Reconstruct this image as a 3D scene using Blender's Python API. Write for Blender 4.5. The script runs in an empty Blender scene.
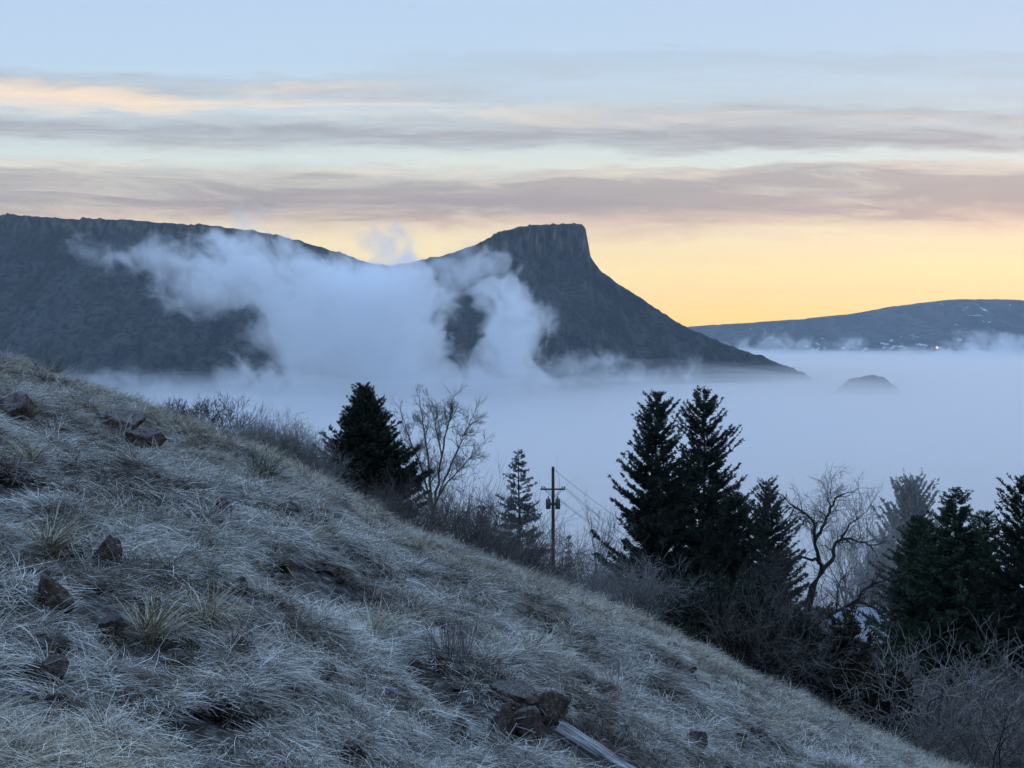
import bpy, math, random
import numpy as np
from mathutils import Vector, Matrix

# ------------------------------------------------------------------ camera, world, sun, exposure
scene = bpy.context.scene
COL = scene.collection
R = math.radians
F = 1236.0            # focal length in pixels of the 1024 wide frame
HZ = 340.0            # row of the horizon
EYE = 2.2             # camera height over the hillside

cam_d = bpy.data.cameras.new('camera')
cam = bpy.data.objects.new('camera', cam_d)
COL.objects.link(cam)
cam_d.sensor_width = 36.0
cam_d.lens = 36.0 * F / 1024.0
cam_d.shift_y = -(384.0 - HZ) / 1024.0
cam_d.clip_start = 0.1
cam_d.clip_end = 60000.0
cam.location = (0, 0, EYE)
cam.rotation_euler = (R(90), 0, 0)
scene.camera = cam

scene.render.engine = 'CYCLES'
scene.view_settings.view_transform = 'Standard'
scene.view_settings.look = 'None'
scene.view_settings.exposure = 0.0
scene.view_settings.gamma = 1.0
scene.view_settings.use_curve_mapping = False
cy = scene.cycles
cy.max_bounces = 14
cy.diffuse_bounces = 1
cy.use_adaptive_sampling = True
cy.adaptive_threshold = 0.02
cy.glossy_bounces = 1
cy.transmission_bounces = 2
cy.transparent_max_bounces = 8
cy.volume_bounces = 12
cy.volume_step_rate = 1.0
cy.volume_max_steps = 256
cy.use_denoising = True
cy.caustics_reflective = False
cy.caustics_refractive = False


class NT:
    """tiny helper for writing node trees"""
    def __init__(self, tree):
        self.t = tree
        self.n = tree.nodes
        self.l = tree.links

    def new(self, kind, **kw):
        nd = self.n.new(kind)
        for k, v in kw.items():
            setattr(nd, k, v)
        return nd

    def put(self, sock, v):
        if isinstance(v, bpy.types.NodeSocket):
            self.l.new(v, sock)
        elif v is not None:
            sock.default_value = v

    def m(self, op, a, b=None, c=None, clamp=False):
        nd = self.new('ShaderNodeMath', operation=op)
        nd.use_clamp = clamp
        self.put(nd.inputs[0], a)
        if b is not None:
            self.put(nd.inputs[1], b)
        if c is not None:
            self.put(nd.inputs[2], c)
        return nd.outputs[0]

    def vm(self, op, a, b=None, out=0):
        nd = self.new('ShaderNodeVectorMath', operation=op)
        self.put(nd.inputs[0], a)
        if b is not None:
            self.put(nd.inputs[3 if op == 'SCALE' else 1], b)
        return nd.outputs[out]

    def sep(self, v):
        nd = self.new('ShaderNodeSeparateXYZ')
        self.put(nd.inputs[0], v)
        return nd.outputs[0], nd.outputs[1], nd.outputs[2]

    def comb(self, x=0.0, y=0.0, z=0.0):
        nd = self.new('ShaderNodeCombineXYZ')
        for i, v in enumerate((x, y, z)):
            self.put(nd.inputs[i], v)
        return nd.outputs[0]

    def noise(self, vec, scale, detail=4.0, rough=0.5, dist=0.0):
        nd = self.new('ShaderNodeTexNoise')
        self.put(nd.inputs['Vector'], vec)
        nd.inputs['Scale'].default_value = scale
        nd.inputs['Detail'].default_value = detail
        nd.inputs['Roughness'].default_value = rough
        nd.inputs['Distortion'].default_value = dist
        return nd.outputs[0]

    def ramp(self, fac, stops, interp='LINEAR'):
        nd = self.new('ShaderNodeValToRGB')
        nd.color_ramp.interpolation = interp
        el = nd.color_ramp.elements
        while len(el) > 1:
            el.remove(el[-1])
        for i, (p, c) in enumerate(stops):
            e = el[0] if i == 0 else el.new(p)
            e.position = p
            c = (c, c, c) if isinstance(c, (int, float)) else c
            e.color = (*c, 1.0)
        self.put(nd.inputs[0], fac)
        return nd.outputs[0]

    def mix(self, fac, a, b, blend='MIX'):
        nd = self.new('ShaderNodeMix', data_type='RGBA', blend_type=blend)
        self.put(nd.inputs[0], fac)
        for s, v in ((nd.inputs[6], a), (nd.inputs[7], b)):
            if isinstance(v, tuple):
                v = (*v, 1.0)
            self.put(s, v)
        return nd.outputs[2]

    def smooth(self, v, lo, hi, a=0.0, b=1.0):
        nd = self.new('ShaderNodeMapRange', interpolation_type='SMOOTHSTEP')
        self.put(nd.inputs[0], v)
        nd.inputs[1].default_value = lo
        nd.inputs[2].default_value = hi
        nd.inputs[3].default_value = a
        nd.inputs[4].default_value = b
        return nd.outputs[0]


def S2L(r, g, b):
    def f(c):
        c /= 255.0
        return c / 12.92 if c <= 0.04045 else ((c + 0.055) / 1.055) ** 2.4
    return (f(r), f(g), f(b))


# the sky: twilight gradient, low glow beyond the hills, long stratus bands lying across it
SUN_EL, SUN_AZ = R(1.5), R(26.0)          # just beyond the hills ahead and to the right
world = bpy.data.worlds.new('World')
scene.world = world
world.use_nodes = True
W = NT(world.node_tree)
W.n.clear()
d = W.new('ShaderNodeTexCoord').outputs['Generated']
dx, dy, dz = W.sep(d)
yy = W.m('MAXIMUM', dy, 0.15)
rr = W.m('DIVIDE', dz, yy)
uu = W.m('DIVIDE', dx, yy)
tt = W.m('DIVIDE', W.m('MAXIMUM', rr, 0.0), W.m('ADD', W.m('MAXIMUM', rr, 0.0), 0.5))
ahead = W.ramp(tt, [
    (0.0, (1.50, 0.83, 0.06)), (0.035, (1.42, 0.90, 0.13)), (0.0885, (1.25, 0.94, 0.33)),
    (0.139, (1.08, 0.90, 0.53)), (0.19, (0.86, 0.83, 0.68)), (0.2255, S2L(222, 233, 228)),
    (0.28, S2L(203, 222, 234)), (0.312, S2L(192, 216, 238)), (0.36, S2L(188, 211, 239)),
    (0.5, (0.56, 0.80, 1.16)), (0.75, (0.54, 0.86, 1.42)), (1.0, (0.50, 0.84, 1.50))])
el = W.m('MAXIMUM', dz, 0.0)
behind = W.ramp(el, [(0.0, (0.54, 0.62, 0.80)), (0.15, (0.57, 0.69, 0.90)), (0.4, (0.56, 0.82, 1.30)),
                     (1.0, (0.50, 0.84, 1.50))])
facing = W.smooth(dy, -0.25, 0.65)
base = W.mix(facing, behind, ahead)

# stratus
col_px = W.m('MULTIPLY_ADD', uu, F, 512.0)
row = W.m('MULTIPLY_ADD', rr, -F / 340.0, 1.0)
wob = W.noise(W.comb(W.m('MULTIPLY', uu, 2.6), W.m('MULTIPLY', rr, 10.0), 1.7), 1.0, 3.0, 0.5)
wob2 = W.noise(W.comb(W.m('MULTIPLY', uu, 11.0), W.m('MULTIPLY', rr, 70.0), 4.0), 1.0, 5.0, 0.62, 0.6)
sh_ = W.m('ADD', W.m('MULTIPLY', W.m('SUBTRACT', wob, 0.5), 0.14), W.m('MULTIPLY', W.m('SUBTRACT', wob2, 0.5), 0.10))
bandL = W.m('MULTIPLY_ADD', W.m('SUBTRACT', uu, -0.2), -0.10, W.m('ADD', row, sh_))
bandR = W.m('MULTIPLY_ADD', W.m('SUBTRACT', uu, 0.25), 0.02, W.m('ADD', row, sh_))
profL = W.ramp(bandL, [
    (0.0, 0.0), (0.205, 0.0), (0.235, 0.42), (0.262, 0.55), (0.285, 0.30), (0.31, 0.06), (0.335, 0.30), (0.37, 0.75),
    (0.415, 0.62), (0.445, 0.16), (0.475, 0.04), (0.50, 0.20), (0.53, 0.62), (0.60, 0.80), (0.64, 0.72), (0.675, 0.30), (0.70, 0.06), (0.76, 0.0), (1.0, 0.0)])
profR = W.ramp(bandR, [
    (0.0, 0.0), (0.15, 0.02), (0.175, 0.24), (0.215, 0.30), (0.25, 0.14), (0.30, 0.26), (0.325, 0.60), (0.36, 0.48),
    (0.40, 0.82), (0.435, 0.60), (0.458, 0.06), (0.485, 0.05), (0.505, 0.55), (0.535, 0.95), (0.60, 1.0), (0.645, 0.90), (0.675, 0.40), (0.705, 0.10), (0.74, 0.16), (0.77, 0.04), (1.0, 0.0)])
lr = W.smooth(W.m('MULTIPLY_ADD', W.m('SUBTRACT', wob, 0.5), 500.0, col_px), 330.0, 620.0)
prof = W.mix(lr, profL, profR)
fb = W.noise(W.comb(W.m('MULTIPLY', uu, 6.5), W.m('MULTIPLY_ADD', uu, 2.0, W.m('MULTIPLY', rr, 58.0)), 0.3), 1.0, 8.0, 0.70, 1.1)
fb2 = W.noise(W.comb(W.m('MULTIPLY', uu, 4.0), W.m('MULTIPLY', rr, 38.0), 7.3), 1.0, 5.0, 0.6, 0.6)
opac = W.m('MULTIPLY', prof, W.m('MULTIPLY_ADD', fb, 2.8, -0.22), clamp=True)
opac = W.m('MULTIPLY', opac, facing)
cl_col = W.ramp(row, [(0.0, S2L(170, 184, 202)), (0.22, S2L(178, 186, 196)), (0.42, S2L(170, 172, 180)),
                      (0.52, S2L(176, 172, 172)), (0.6, S2L(166, 159, 161)), (0.645, S2L(196, 174, 164)), (0.70, S2L(232, 200, 166))])
warmL = W.ramp(bandL, [(0.0, 0.0), (0.235, 0.0), (0.262, 0.55), (0.29, 0.95), (0.315, 0.6), (0.335, 0.1), (0.40, 0.05), (0.455, 0.3), (0.48, 0.1), (0.505, 0.4), (0.53, 0.1), (0.63, 0.15), (0.665, 0.4), (0.70, 0.1), (1.0, 0.0)])
warmR = W.ramp(bandR, [(0.0, 0.0), (0.30, 0.0), (0.345, 0.35), (0.375, 0.1), (0.42, 0.0), (0.485, 0.1), (0.51, 0.65), (0.535, 0.1), (0.60, 0.1), (0.635, 0.55), (0.67, 0.45), (0.70, 0.05), (1.0, 0.0)])
warm = W.m('MULTIPLY', W.mix(lr, warmL, warmR), W.smooth(fb2, 0.40, 0.66))
warm = W.m('MULTIPLY', warm, facing)
skyc = W.mix(opac, base, cl_col)
skyc = W.mix(warm, skyc, (1.02, 0.81, 0.60))
nish = W.new('ShaderNodeTexSky', sky_type='NISHITA')
nish.sun_disc = False
nish.sun_elevation = SUN_EL
nish.sun_rotation = SUN_AZ
bg1 = W.new('ShaderNodeBackground')
W.put(bg1.inputs[0], skyc)
bg1.inputs[1].default_value = 1.0
bg2 = W.new('ShaderNodeBackground')
W.put(bg2.inputs[0], nish.outputs[0])
bg2.inputs[1].default_value = 0.012
add = W.new('ShaderNodeAddShader')
W.l.new(bg1.outputs[0], add.inputs[0])
W.l.new(bg2.outputs[0], add.inputs[1])
wo = W.new('ShaderNodeOutputWorld')
W.l.new(add.outputs[0], wo.inputs[0])

# twilight: the sun is at the horizon behind the hills, only a weak broad glow is left of it
sun_d = bpy.data.lights.new('sun', 'SUN')
sun_d.energy = 0.12
sun_d.angle = R(20.0)
sun_d.color = (1.0, 0.80, 0.58)
sun = bpy.data.objects.new('sun', sun_d)
COL.objects.link(sun)
sun.rotation_euler = Vector((-math.sin(SUN_AZ) * math.cos(R(14)), -math.cos(SUN_AZ) * math.cos(R(14)), -math.sin(R(14)))).to_track_quat('-Z', 'Y').to_euler()

# ------------------------------------------------------------------ numpy noise
def _hash(ix, iy, seed):
    h = (ix.astype(np.int64) * 374761393 + iy.astype(np.int64) * 668265263 + seed * 144665) & 0xFFFFFFFF
    h = ((h ^ (h >> 13)) * 1274126177) & 0xFFFFFFFF
    h = h ^ (h >> 16)
    return (h & 0xFFFF) / 65535.0


def vnoise(x, y, seed=0):
    x = np.asarray(x, float); y = np.asarray(y, float)
    ix = np.floor(x); iy = np.floor(y)
    fx = x - ix; fy = y - iy
    fx = fx * fx * fx * (fx * (fx * 6 - 15) + 10); fy = fy * fy * fy * (fy * (fy * 6 - 15) + 10)
    a = _hash(ix, iy, seed); b = _hash(ix + 1, iy, seed)
    c = _hash(ix, iy + 1, seed); e = _hash(ix + 1, iy + 1, seed)
    return (a + (b - a) * fx) * (1 - fy) + (c + (e - c) * fx) * fy


def fbm(x, y, seed=0, octv=4, gain=0.5):
    s = 0.0; a = 1.0; t = 0.0
    for i in range(octv):
        s = s + a * (vnoise(x * 2.03 ** i + 17.3 * i, y * 2.03 ** i - 9.1 * i, seed + i * 7) - 0.5)
        t += a; a *= gain
    return s / t * 2.0


# ------------------------------------------------------------------ mesh helpers
def grid_mesh(name, P, mat, closed_u=False):
    """P: (nu, nv, 3) array of points"""
    nu, nv, _ = P.shape
    idx = np.arange(nu * nv).reshape(nu, nv)
    if closed_u:
        idx = np.vstack([idx, idx[:1]])
    q = np.stack([idx[:-1, :-1], idx[1:, :-1], idx[1:, 1:], idx[:-1, 1:]], -1).reshape(-1, 4)
    me = mesh_np(name, P.reshape(-1, 3), q)
    o = bpy.data.objects.new(name, me)
    me.materials.append(mat)
    COL.objects.link(o)
    return o


def mesh_np(name, V, Q, smooth=True):
    V = np.asarray(V, np.float32); Q = np.asarray(Q, np.int32)
    me = bpy.data.meshes.new(name)
    me.vertices.add(len(V)); me.vertices.foreach_set('co', V.ravel())
    k = Q.shape[1]
    me.loops.add(Q.size); me.loops.foreach_set('vertex_index', Q.ravel())
    me.polygons.add(len(Q))
    me.polygons.foreach_set('loop_start', np.arange(0, Q.size, k, dtype=np.int32))
    me.polygons.foreach_set('use_smooth', np.full(len(Q), smooth))
    me.update(calc_edges=True)
    return me


def tag(o, label=None, cat=None, group=None, kind=None):
    for k, v in (('label', label), ('category', cat), ('group', group), ('kind', kind)):
        if v:
            o[k] = v
    return o


def link(name, me, mat=None, parent=None):
    o = bpy.data.objects.new(name, me)
    if mat is not None and not me.materials:
        me.materials.append(mat)
    COL.objects.link(o)
    if parent is not None:
        o.parent = parent
    return o


def empty(name, loc, rz=0.0, s=1.0):
    o = bpy.data.objects.new(name, None)
    o.location = loc
    o.rotation_euler = (0, 0, rz)
    o.scale = (s, s, s)
    COL.objects.link(o)
    return o


def copy_tree(o, parent=None):
    c = o.copy()
    COL.objects.link(c)
    if parent is not None:
        c.parent = parent
        c.matrix_parent_inverse = o.matrix_parent_inverse
    for ch in [q for q in o.children]:
        copy_tree(ch, c)
    return c


def new_mat(name):
    m = bpy.data.materials.new(name)
    m.use_nodes = True
    nt = NT(m.node_tree)
    nt.n.clear()
    out = nt.new('ShaderNodeOutputMaterial')
    return m, nt, out


def bsdf(nt, out, color, rough=0.9, spec=0.2):
    b = nt.new('ShaderNodeBsdfPrincipled')
    nt.put(b.inputs['Base Color'], (*color, 1.0) if isinstance(color, tuple) else color)
    nt.put(b.inputs['Roughness'], rough)
    b.inputs['Specular IOR Level'].default_value = spec
    nt.l.new(b.outputs[0], out.inputs['Surface'])
    return b


def pos(nt):
    return nt.new('ShaderNodeNewGeometry').outputs['Position']


def bump(nt, b, h, strength=0.6, dist=0.1):
    bp = nt.new('ShaderNodeBump')
    bp.inputs['Strength'].default_value = strength
    bp.inputs['Distance'].default_value = dist
    nt.put(bp.inputs['Height'], h)
    nt.l.new(bp.outputs[0], b.inputs['Normal'])

# ------------------------------------------------------------------ the hillside and the valley
SKY_PX = np.array([0, 30, 60, 100, 135, 180, 215, 270, 330, 400, 480, 560, 640, 700, 760, 850, 940, 1030], float)
SKY_PY = np.array([357, 367, 377, 391, 404, 419, 433, 456, 487, 524, 558, 588, 618, 648, 682, 724, 768, 808], float)
YT = 36.0
CQ = EYE / YT ** 2
_k = (SKY_PX - 512) / F
_s = (SKY_PY + 9.0 - HZ) / F
_A, _B = np.polyfit(_k, _s, 1)


def hill_slope(k):
    kk = np.clip(k, _k[0], _k[-1])
    w = 0.012
    v = (np.interp(kk - w, _k, _s) + 2 * np.interp(kk, _k, _s) + np.interp(kk + w, _k, _s)) / 4
    return v + _A * (k - kk)


def ground(x, y, fine=True):
    x = np.asarray(x, float); y = np.asarray(y, float)
    ys = np.maximum(y, 2.0)
    k = np.clip(x / ys, -0.6, 0.6)
    z = -(hill_slope(k) * ys + _A * (x - k * ys) + _B * (y - ys))
    z = z - (CQ * np.maximum(y, 0) ** 2 - 2 * y * math.sqrt(EYE * CQ))
    z = np.where(z > 15, 15 + 30 * (1 - np.exp(-(np.maximum(z, 15) - 15) / 30)), z)
    bench = -13.6 - 0.18 * (y - 40.0) + 0.02 * np.clip(x, -80, 60)
    bench = np.where(y < 40, -13.6 - 0.45 * (y - 40.0) + 0.02 * np.clip(x, -80, 60) - 40 * np.exp(-np.maximum(y, 0) / 8.0), bench)
    z = np.logaddexp(z / 0.9, bench / 0.9) * 0.9
    z = np.logaddexp(z / 6, np.full_like(z, -118.0) / 6) * 6
    if fine:
        rad = np.hypot(x, y)
        am = np.clip(rad / 4.0, 0.15, 1.0)
        z = z + am * (0.20 * fbm(x * 0.45, y * 0.45, 3, 3) + 0.17 * fbm(x * 1.6, y * 1.6, 11, 3) * np.exp(-rad / 60))
        far = np.clip((rad - 60) / 200, 0, 1)
        z = z + far * 3.0 * fbm(x / 60.0, y / 60.0, 5, 3)
    return z


def gz(x, y):
    return float(ground(np.array([x]), np.array([y]))[0])


def at(px, Y):
    """ground point at depth Y on the bearing of column px"""
    x = (px - 512) / F * Y
    return Vector((x, Y, gz(x, Y)))


def hit(px, py):
    """where the sight line through (px, py) first meets the hillside"""
    ys = np.concatenate([np.linspace(2.2, 60, 1800)])
    x = (px - 512) / F * ys
    z = EYE - (py - HZ) / F * ys
    g = ground(x, ys)
    i = np.nonzero(z <= g)[0]
    Y = ys[i[0]] if len(i) else 34.0
    return at(px, Y)


m_soil, nt, out = new_mat('frosted_soil')
p = pos(nt)
n1 = nt.noise(p, 1.3, 6, 0.6)
n2 = nt.noise(p, 9.0, 5, 0.65)
n3 = nt.noise(p, 60.0, 3, 0.6)
c = nt.ramp(n1, [(0.3, (0.030, 0.025, 0.022)), (0.5, (0.06, 0.052, 0.045)), (0.7, (0.11, 0.10, 0.09))])
c = nt.mix(nt.smooth(n2, 0.45, 0.7), c, (0.22, 0.215, 0.20))
b = bsdf(nt, out, c, 0.95, 0.1)
bump(nt, b, nt.m('ADD', n2, nt.m('MULTIPLY', n3, 0.4)), 1.0, 0.08)

ang = np.concatenate([np.arange(-32, 32, 0.1), np.arange(32, 328, 2.0)])
rad = np.concatenate([np.geomspace(0.25, 70, 420), np.geomspace(72, 7000, 110)])
AA, RR = np.meshgrid(np.radians(ang), rad, indexing='ij')
GX, GY = np.sin(AA) * RR, np.cos(AA) * RR
P = np.stack([GX, GY, ground(GX, GY)], -1)
o = grid_mesh('hillside_ground', P, m_soil, closed_u=True)
tag(o, 'frosted grassy hillside sloping down to the right into the valley', 'hillside', kind='structure')

# ------------------------------------------------------------------ the mesa and the far hills
def mesa_material(name, dark, light, snow, dscale):
    m, nt, out = new_mat(name)
    p = pos(nt)
    x0, y0, z0 = nt.sep(p)
    n1 = nt.noise(p, 0.006 * dscale, 6, 0.65)
    n2 = nt.noise(p, 0.045 * dscale, 5, 0.7)
    n3 = nt.noise(p, 0.16 * dscale, 3, 0.6)
    ch = nt.noise(nt.comb(nt.m('MULTIPLY', x0, 0.017 * dscale), nt.m('MULTIPLY', y0, 0.004 * dscale), nt.m('MULTIPLY', z0, 0.008 * dscale)), 1.0, 5, 0.6, 0.8)   # chutes running down
    st = nt.noise(nt.comb(nt.m('MULTIPLY', x0, 0.004), nt.m('MULTIPLY', y0, 0.004), nt.m('MULTIPLY', z0, 0.09)), 1.0, 4, 0.6, 0.3)             # rock bands lying level
    c = nt.mix(nt.smooth(n1, 0.38, 0.60), tuple(v * 0.7 for v in dark), light)
    c = nt.mix(nt.smooth(ch, 0.50, 0.62, 0.0, 0.6), c, tuple(v * 1.6 for v in light))
    c = nt.mix(nt.smooth(ch, 0.46, 0.38, 0.0, 0.8), c, tuple(v * 0.35 for v in dark))
    c = nt.mix(nt.smooth(st, 0.56, 0.66, 0.0, 0.6), c, tuple(v * 0.5 for v in dark))
    c = nt.mix(nt.smooth(n2, 0.50, 0.58), c, tuple(v * 0.25 for v in dark))
    c = nt.mix(nt.smooth(n3, 0.58, 0.66, 0.0, 0.6), c, tuple(v * 2.2 for v in light))
    if snow:
        ge = nt.new('ShaderNodeNewGeometry')
        px_, py_, pz_ = nt.sep(ge.outputs['Position'])
        sn = nt.noise(nt.comb(nt.m('MULTIPLY', px_, 0.011), nt.m('MULTIPLY', py_, 0.004), nt.m('MULTIPLY', pz_, 0.02)), 1.0, 5, 0.6, 1.2)
        sm = nt.smooth(sn, 0.645, 0.68)
        c = nt.mix(sm, c, (0.62, 0.64, 0.66))
    b = bsdf(nt, out, c, 1.0, 0.0)
    bump(nt, b, n3, 0.6, 3.0)
    return m


m_mesa = mesa_material('mesa_slope', (0.020, 0.024, 0.024), (0.042, 0.045, 0.042), False, 2.0)
nt = NT(m_mesa.node_tree)
bs = [n for n in nt.n if n.type == 'BSDF_PRINCIPLED'][0]
old = bs.inputs['Base Color'].links[0].from_socket
cliff = nt.new('ShaderNodeAttribute', attribute_name='cliff').outputs['Fac']
pp = pos(nt)
x_, y_, z_ = nt.sep(pp)
cn = nt.noise(nt.comb(nt.m('MULTIPLY', x_, 0.11), nt.m('MULTIPLY', y_, 0.05), nt.m('MULTIPLY', z_, 0.03)), 1.0, 5, 0.6, 0.4)
rock = nt.ramp(cn, [(0.36, (0.012, 0.011, 0.010)), (0.47, (0.05, 0.044, 0.034)), (0.56, (0.10, 0.088, 0.064)), (0.66, (0.17, 0.145, 0.105))])
nt.put(bs.inputs['Base Color'], nt.mix(cliff, old, rock))

YM = 2200.0
MPX = np.array([-500, -250, -80, 0, 60, 130, 220, 280, 330, 365, 390, 412, 450, 470, 482, 494, 504, 516, 530, 545, 562, 574, 582, 585, 588, 590, 594, 602, 620, 640, 660, 680, 700, 720, 740, 760, 780, 806, 830, 860, 900], float)
MPY = np.array([216, 214, 215, 216, 219, 221, 227, 236, 250, 262, 267, 263, 254, 247.5, 242, 236, 231.5, 228, 226, 225, 225, 225, 226, 229.5, 246, 257, 263, 273, 286, 299, 312, 325, 335, 343, 350, 357, 364.5, 376, 387, 400, 420], float)
xs = np.arange(-1550, 700, 3.0)
crest = EYE + (HZ - np.interp(xs / YM * F + 512, MPX, MPY)) / F * YM
crest = crest + 2.2 * fbm(xs / 14.0, xs * 0, 21, 4) + 4.5 * np.maximum(0, fbm(xs / 8.0, xs * 0 + 3, 33, 2) - 0.12)
depth = np.concatenate([np.linspace(-620, -210, 90, endpoint=False), np.linspace(-210, 8, 110), np.linspace(12, 900, 60)])
MX, MD = np.meshgrid(xs, depth, indexing='ij')
CR = np.broadcast_to(crest[:, None], MX.shape)
capw = np.interp(MX / YM * F + 512, [0, 200, 300, 440, 480, 520, 583, 588, 593, 640], [26, 22, 12, 5, 28, 52, 60, 28, 6, 3])   # cliff height
edge = 14 * fbm(MX / 55.0, MX * 0 + 1.0, 41, 3) + 5 * fbm(MX / 13.0, MX * 0, 42, 2)                    # the rim wanders in and out
dd = -(MD + 16 + edge)                                       # distance in front of the rim
fr = np.clip(dd / 26.0, 0, 1)
Z = CR - 0.04 * np.clip(-dd, 0, 60)
Z = Z - capw * (fr * fr * (3 - 2 * fr))
front = np.maximum(dd - 18, 0)
Z = Z - front * 0.42 - 90 * (1 - np.exp(-front / 260.0))
gul = fbm(MX / 60.0 + MD / 400.0, MD / 170.0, 51, 4)
Z = Z - np.clip(front / 60, 0, 1) * (16 * np.abs(gul) - 5 * fbm(MX / 17.0, MD / 24.0, 55, 3))
rug = 1.8 * fbm(MX / 9.0, MD / 40.0, 61, 4)
onc = (fr > 0.02) & (fr < 0.999)
MYY = YM + MD + np.where(onc, 5.0 * rug, 0.0)
Z = np.where(MD > 0, CR - 0.03 * MD - np.maximum(MD - 350, 0) * 0.5, Z)
P = np.stack([MX, MYY, Z], -1)
mesa = grid_mesh('mesa_hill', P, m_mesa)
tag(mesa, 'dark flat topped mesa with a rock capped butte at its end', 'mesa', kind='structure')
a = mesa.data.attributes.new('cliff', 'FLOAT', 'POINT')
cl = np.exp(-((fr - 0.55) / 0.33) ** 2) * np.clip(capw / 22.0, 0, 1)
a.data.foreach_set('value', cl.astype(np.float32).ravel())

m_far = mesa_material('far_hill_slope', (0.030, 0.032, 0.033), (0.060, 0.060, 0.056), True, 0.55)
YF = 6000.0
FPX = np.array([560, 640, 690, 720, 760, 800, 850, 900, 940, 980, 1024, 1100, 1250, 1500], float)
FPY = np.array([334, 329, 326, 324.5, 322, 319, 314, 305, 300.5, 299, 300, 297, 303, 310], float)
xs = np.arange(150, 4900, 11.0)
crest = EYE + (HZ - np.interp(xs / YF * F + 512, FPX, FPY)) / F * YF
crest = crest + 4 * fbm(xs / 120.0, xs * 0, 71, 4) + 2.0 * fbm(xs / 25.0, xs * 0, 72, 2)
depth = np.linspace(-1300, 700, 150)
MX, MD = np.meshgrid(xs, depth, indexing='ij')
CR = np.broadcast_to(crest[:, None], MX.shape)
fz = np.maximum(-MD, 0)
Z = CR - 0.10 * fz - 130 * (1 - np.exp(-fz / 420.0)) - np.clip(fz / 200, 0, 1) * (34 * np.abs(fbm(MX / 330.0 + MD / 900, MD / 700.0, 73, 5)) - 5 * fbm(MX / 60, MD / 60, 74, 3))
Z = Z - 0.2 * np.maximum(MD, 0)
FAR_X, FAR_Y, FAR_Z = MX, YF + MD, Z
o = grid_mesh('far_hills', np.stack([MX, YF + MD, Z], -1), m_far)
tag(o, 'long low blue hills with thin snow patches beyond the fog', 'hills', kind='structure')

# the knoll that pokes out of the fog
Yk = 1840.0
kx, kz = (868 - 512) / F * Yk, EYE - (375.5 - HZ) / F * Yk
th, r = np.meshgrid(np.linspace(0, 2 * np.pi, 72, endpoint=False), np.linspace(0.3, 75, 40), indexing='ij')
X = kx + np.cos(th) * r; Y = Yk + np.sin(th) * r
Z = kz - 8 * (1 - np.exp(-(r / 22.0) ** 2)) - 0.7 * np.maximum(r - 24, 0) + 7.0 * fbm(X / 20, Y / 20, 81, 4) * (1 - 0.5 * np.exp(-r / 20))
o = grid_mesh('knoll_hill', np.stack([X, Y, Z], -1), m_mesa, closed_u=True)
tag(o, 'small dark knoll just breaking the top of the fog', 'knoll', kind='structure')

# ------------------------------------------------------------------ air: haze, valley fog, steam
def volume_mat(name, color, density, aniso):
    m, nt, out = new_mat(name)
    v = nt.new('ShaderNodeVolumePrincipled')
    v.inputs['Color'].default_value = (*color, 1.0)
    v.inputs['Density'].default_value = density
    v.inputs['Anisotropy'].default_value = aniso
    nt.l.new(v.outputs[0], out.inputs['Volume'])
    m.cycles.homogeneous_volume = True
    return m


def box_mesh(name, lo, hi):
    (x0, y0, z0), (x1, y1, z1) = lo, hi
    V = [(x0, y0, z0), (x1, y0, z0), (x1, y1, z0), (x0, y1, z0), (x0, y0, z1), (x1, y0, z1), (x1, y1, z1), (x0, y1, z1)]
    Q = [(0, 3, 2, 1), (4, 5, 6, 7), (0, 1, 5, 4), (1, 2, 6, 5), (2, 3, 7, 6), (3, 0, 4, 7)]
    return mesh_np(name, V, Q, False)


o = link('haze', box_mesh('haze', (-7400, -7400, -420), (7400, 7400, 300)), volume_mat('haze_air', (0.76, 0.89, 1.0), 0.000064, 0.2))
tag(o, 'thin blue haze in the air over the whole valley', 'haze', kind='stuff')


def fog_body(name, drop, density, mat_name, aniso, label, sd, amp, wl):
    xs = np.concatenate([np.linspace(-4200, -700, 26, endpoint=False), np.linspace(-700, 900, 130), np.linspace(930, 4800, 50)])
    ys = np.concatenate([np.linspace(70, 400, 40, endpoint=False), np.geomspace(400, 6400, 110)])
    X, Y = np.meshgrid(xs, ys, indexing='ij')
    top = -53.0 + amp * fbm(X / wl, Y / wl, sd, 5) 
    near = -(EYE + 0.110 * Y) - min(drop, 0) * -0.5 + 2.0 * fbm(X / 40.0, Y / 40.0, 93, 3)      # the mist thins out up the near slope
    edge = np.clip((Y - 70) / 25.0, 0, 1)
    top = np.maximum(top, near)
    top = top - drop
    nx, ny = X.shape
    bot = np.full_like(top, -135.0)
    Vt = np.stack([X, Y, top], -1).reshape(-1, 3)
    Vb = np.stack([X, Y, bot], -1).reshape(-1, 3)
    n = nx * ny
    I = np.arange(n).reshape(nx, ny)
    quads = lambda A: np.stack([A[:-1, :-1], A[1:, :-1], A[1:, 1:], A[:-1, 1:]], -1).reshape(-1, 4)
    Q = [quads(I), quads(I)[:, ::-1] + n]
    ring = np.concatenate([I[:, 0], I[-1, 1:], I[-2::-1, -1], I[0, -2:0:-1]])
    r2 = np.roll(ring, -1)
    Q.append(np.stack([ring, ring + n, r2 + n, r2], -1))
    o = link(name, mesh_np(name, np.concatenate([Vt, Vb]), np.concatenate(Q)), volume_mat(mat_name, (0.995, 0.996, 1.0), density, aniso))
    tag(o, label, 'fog', kind='stuff')
    return o


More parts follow.
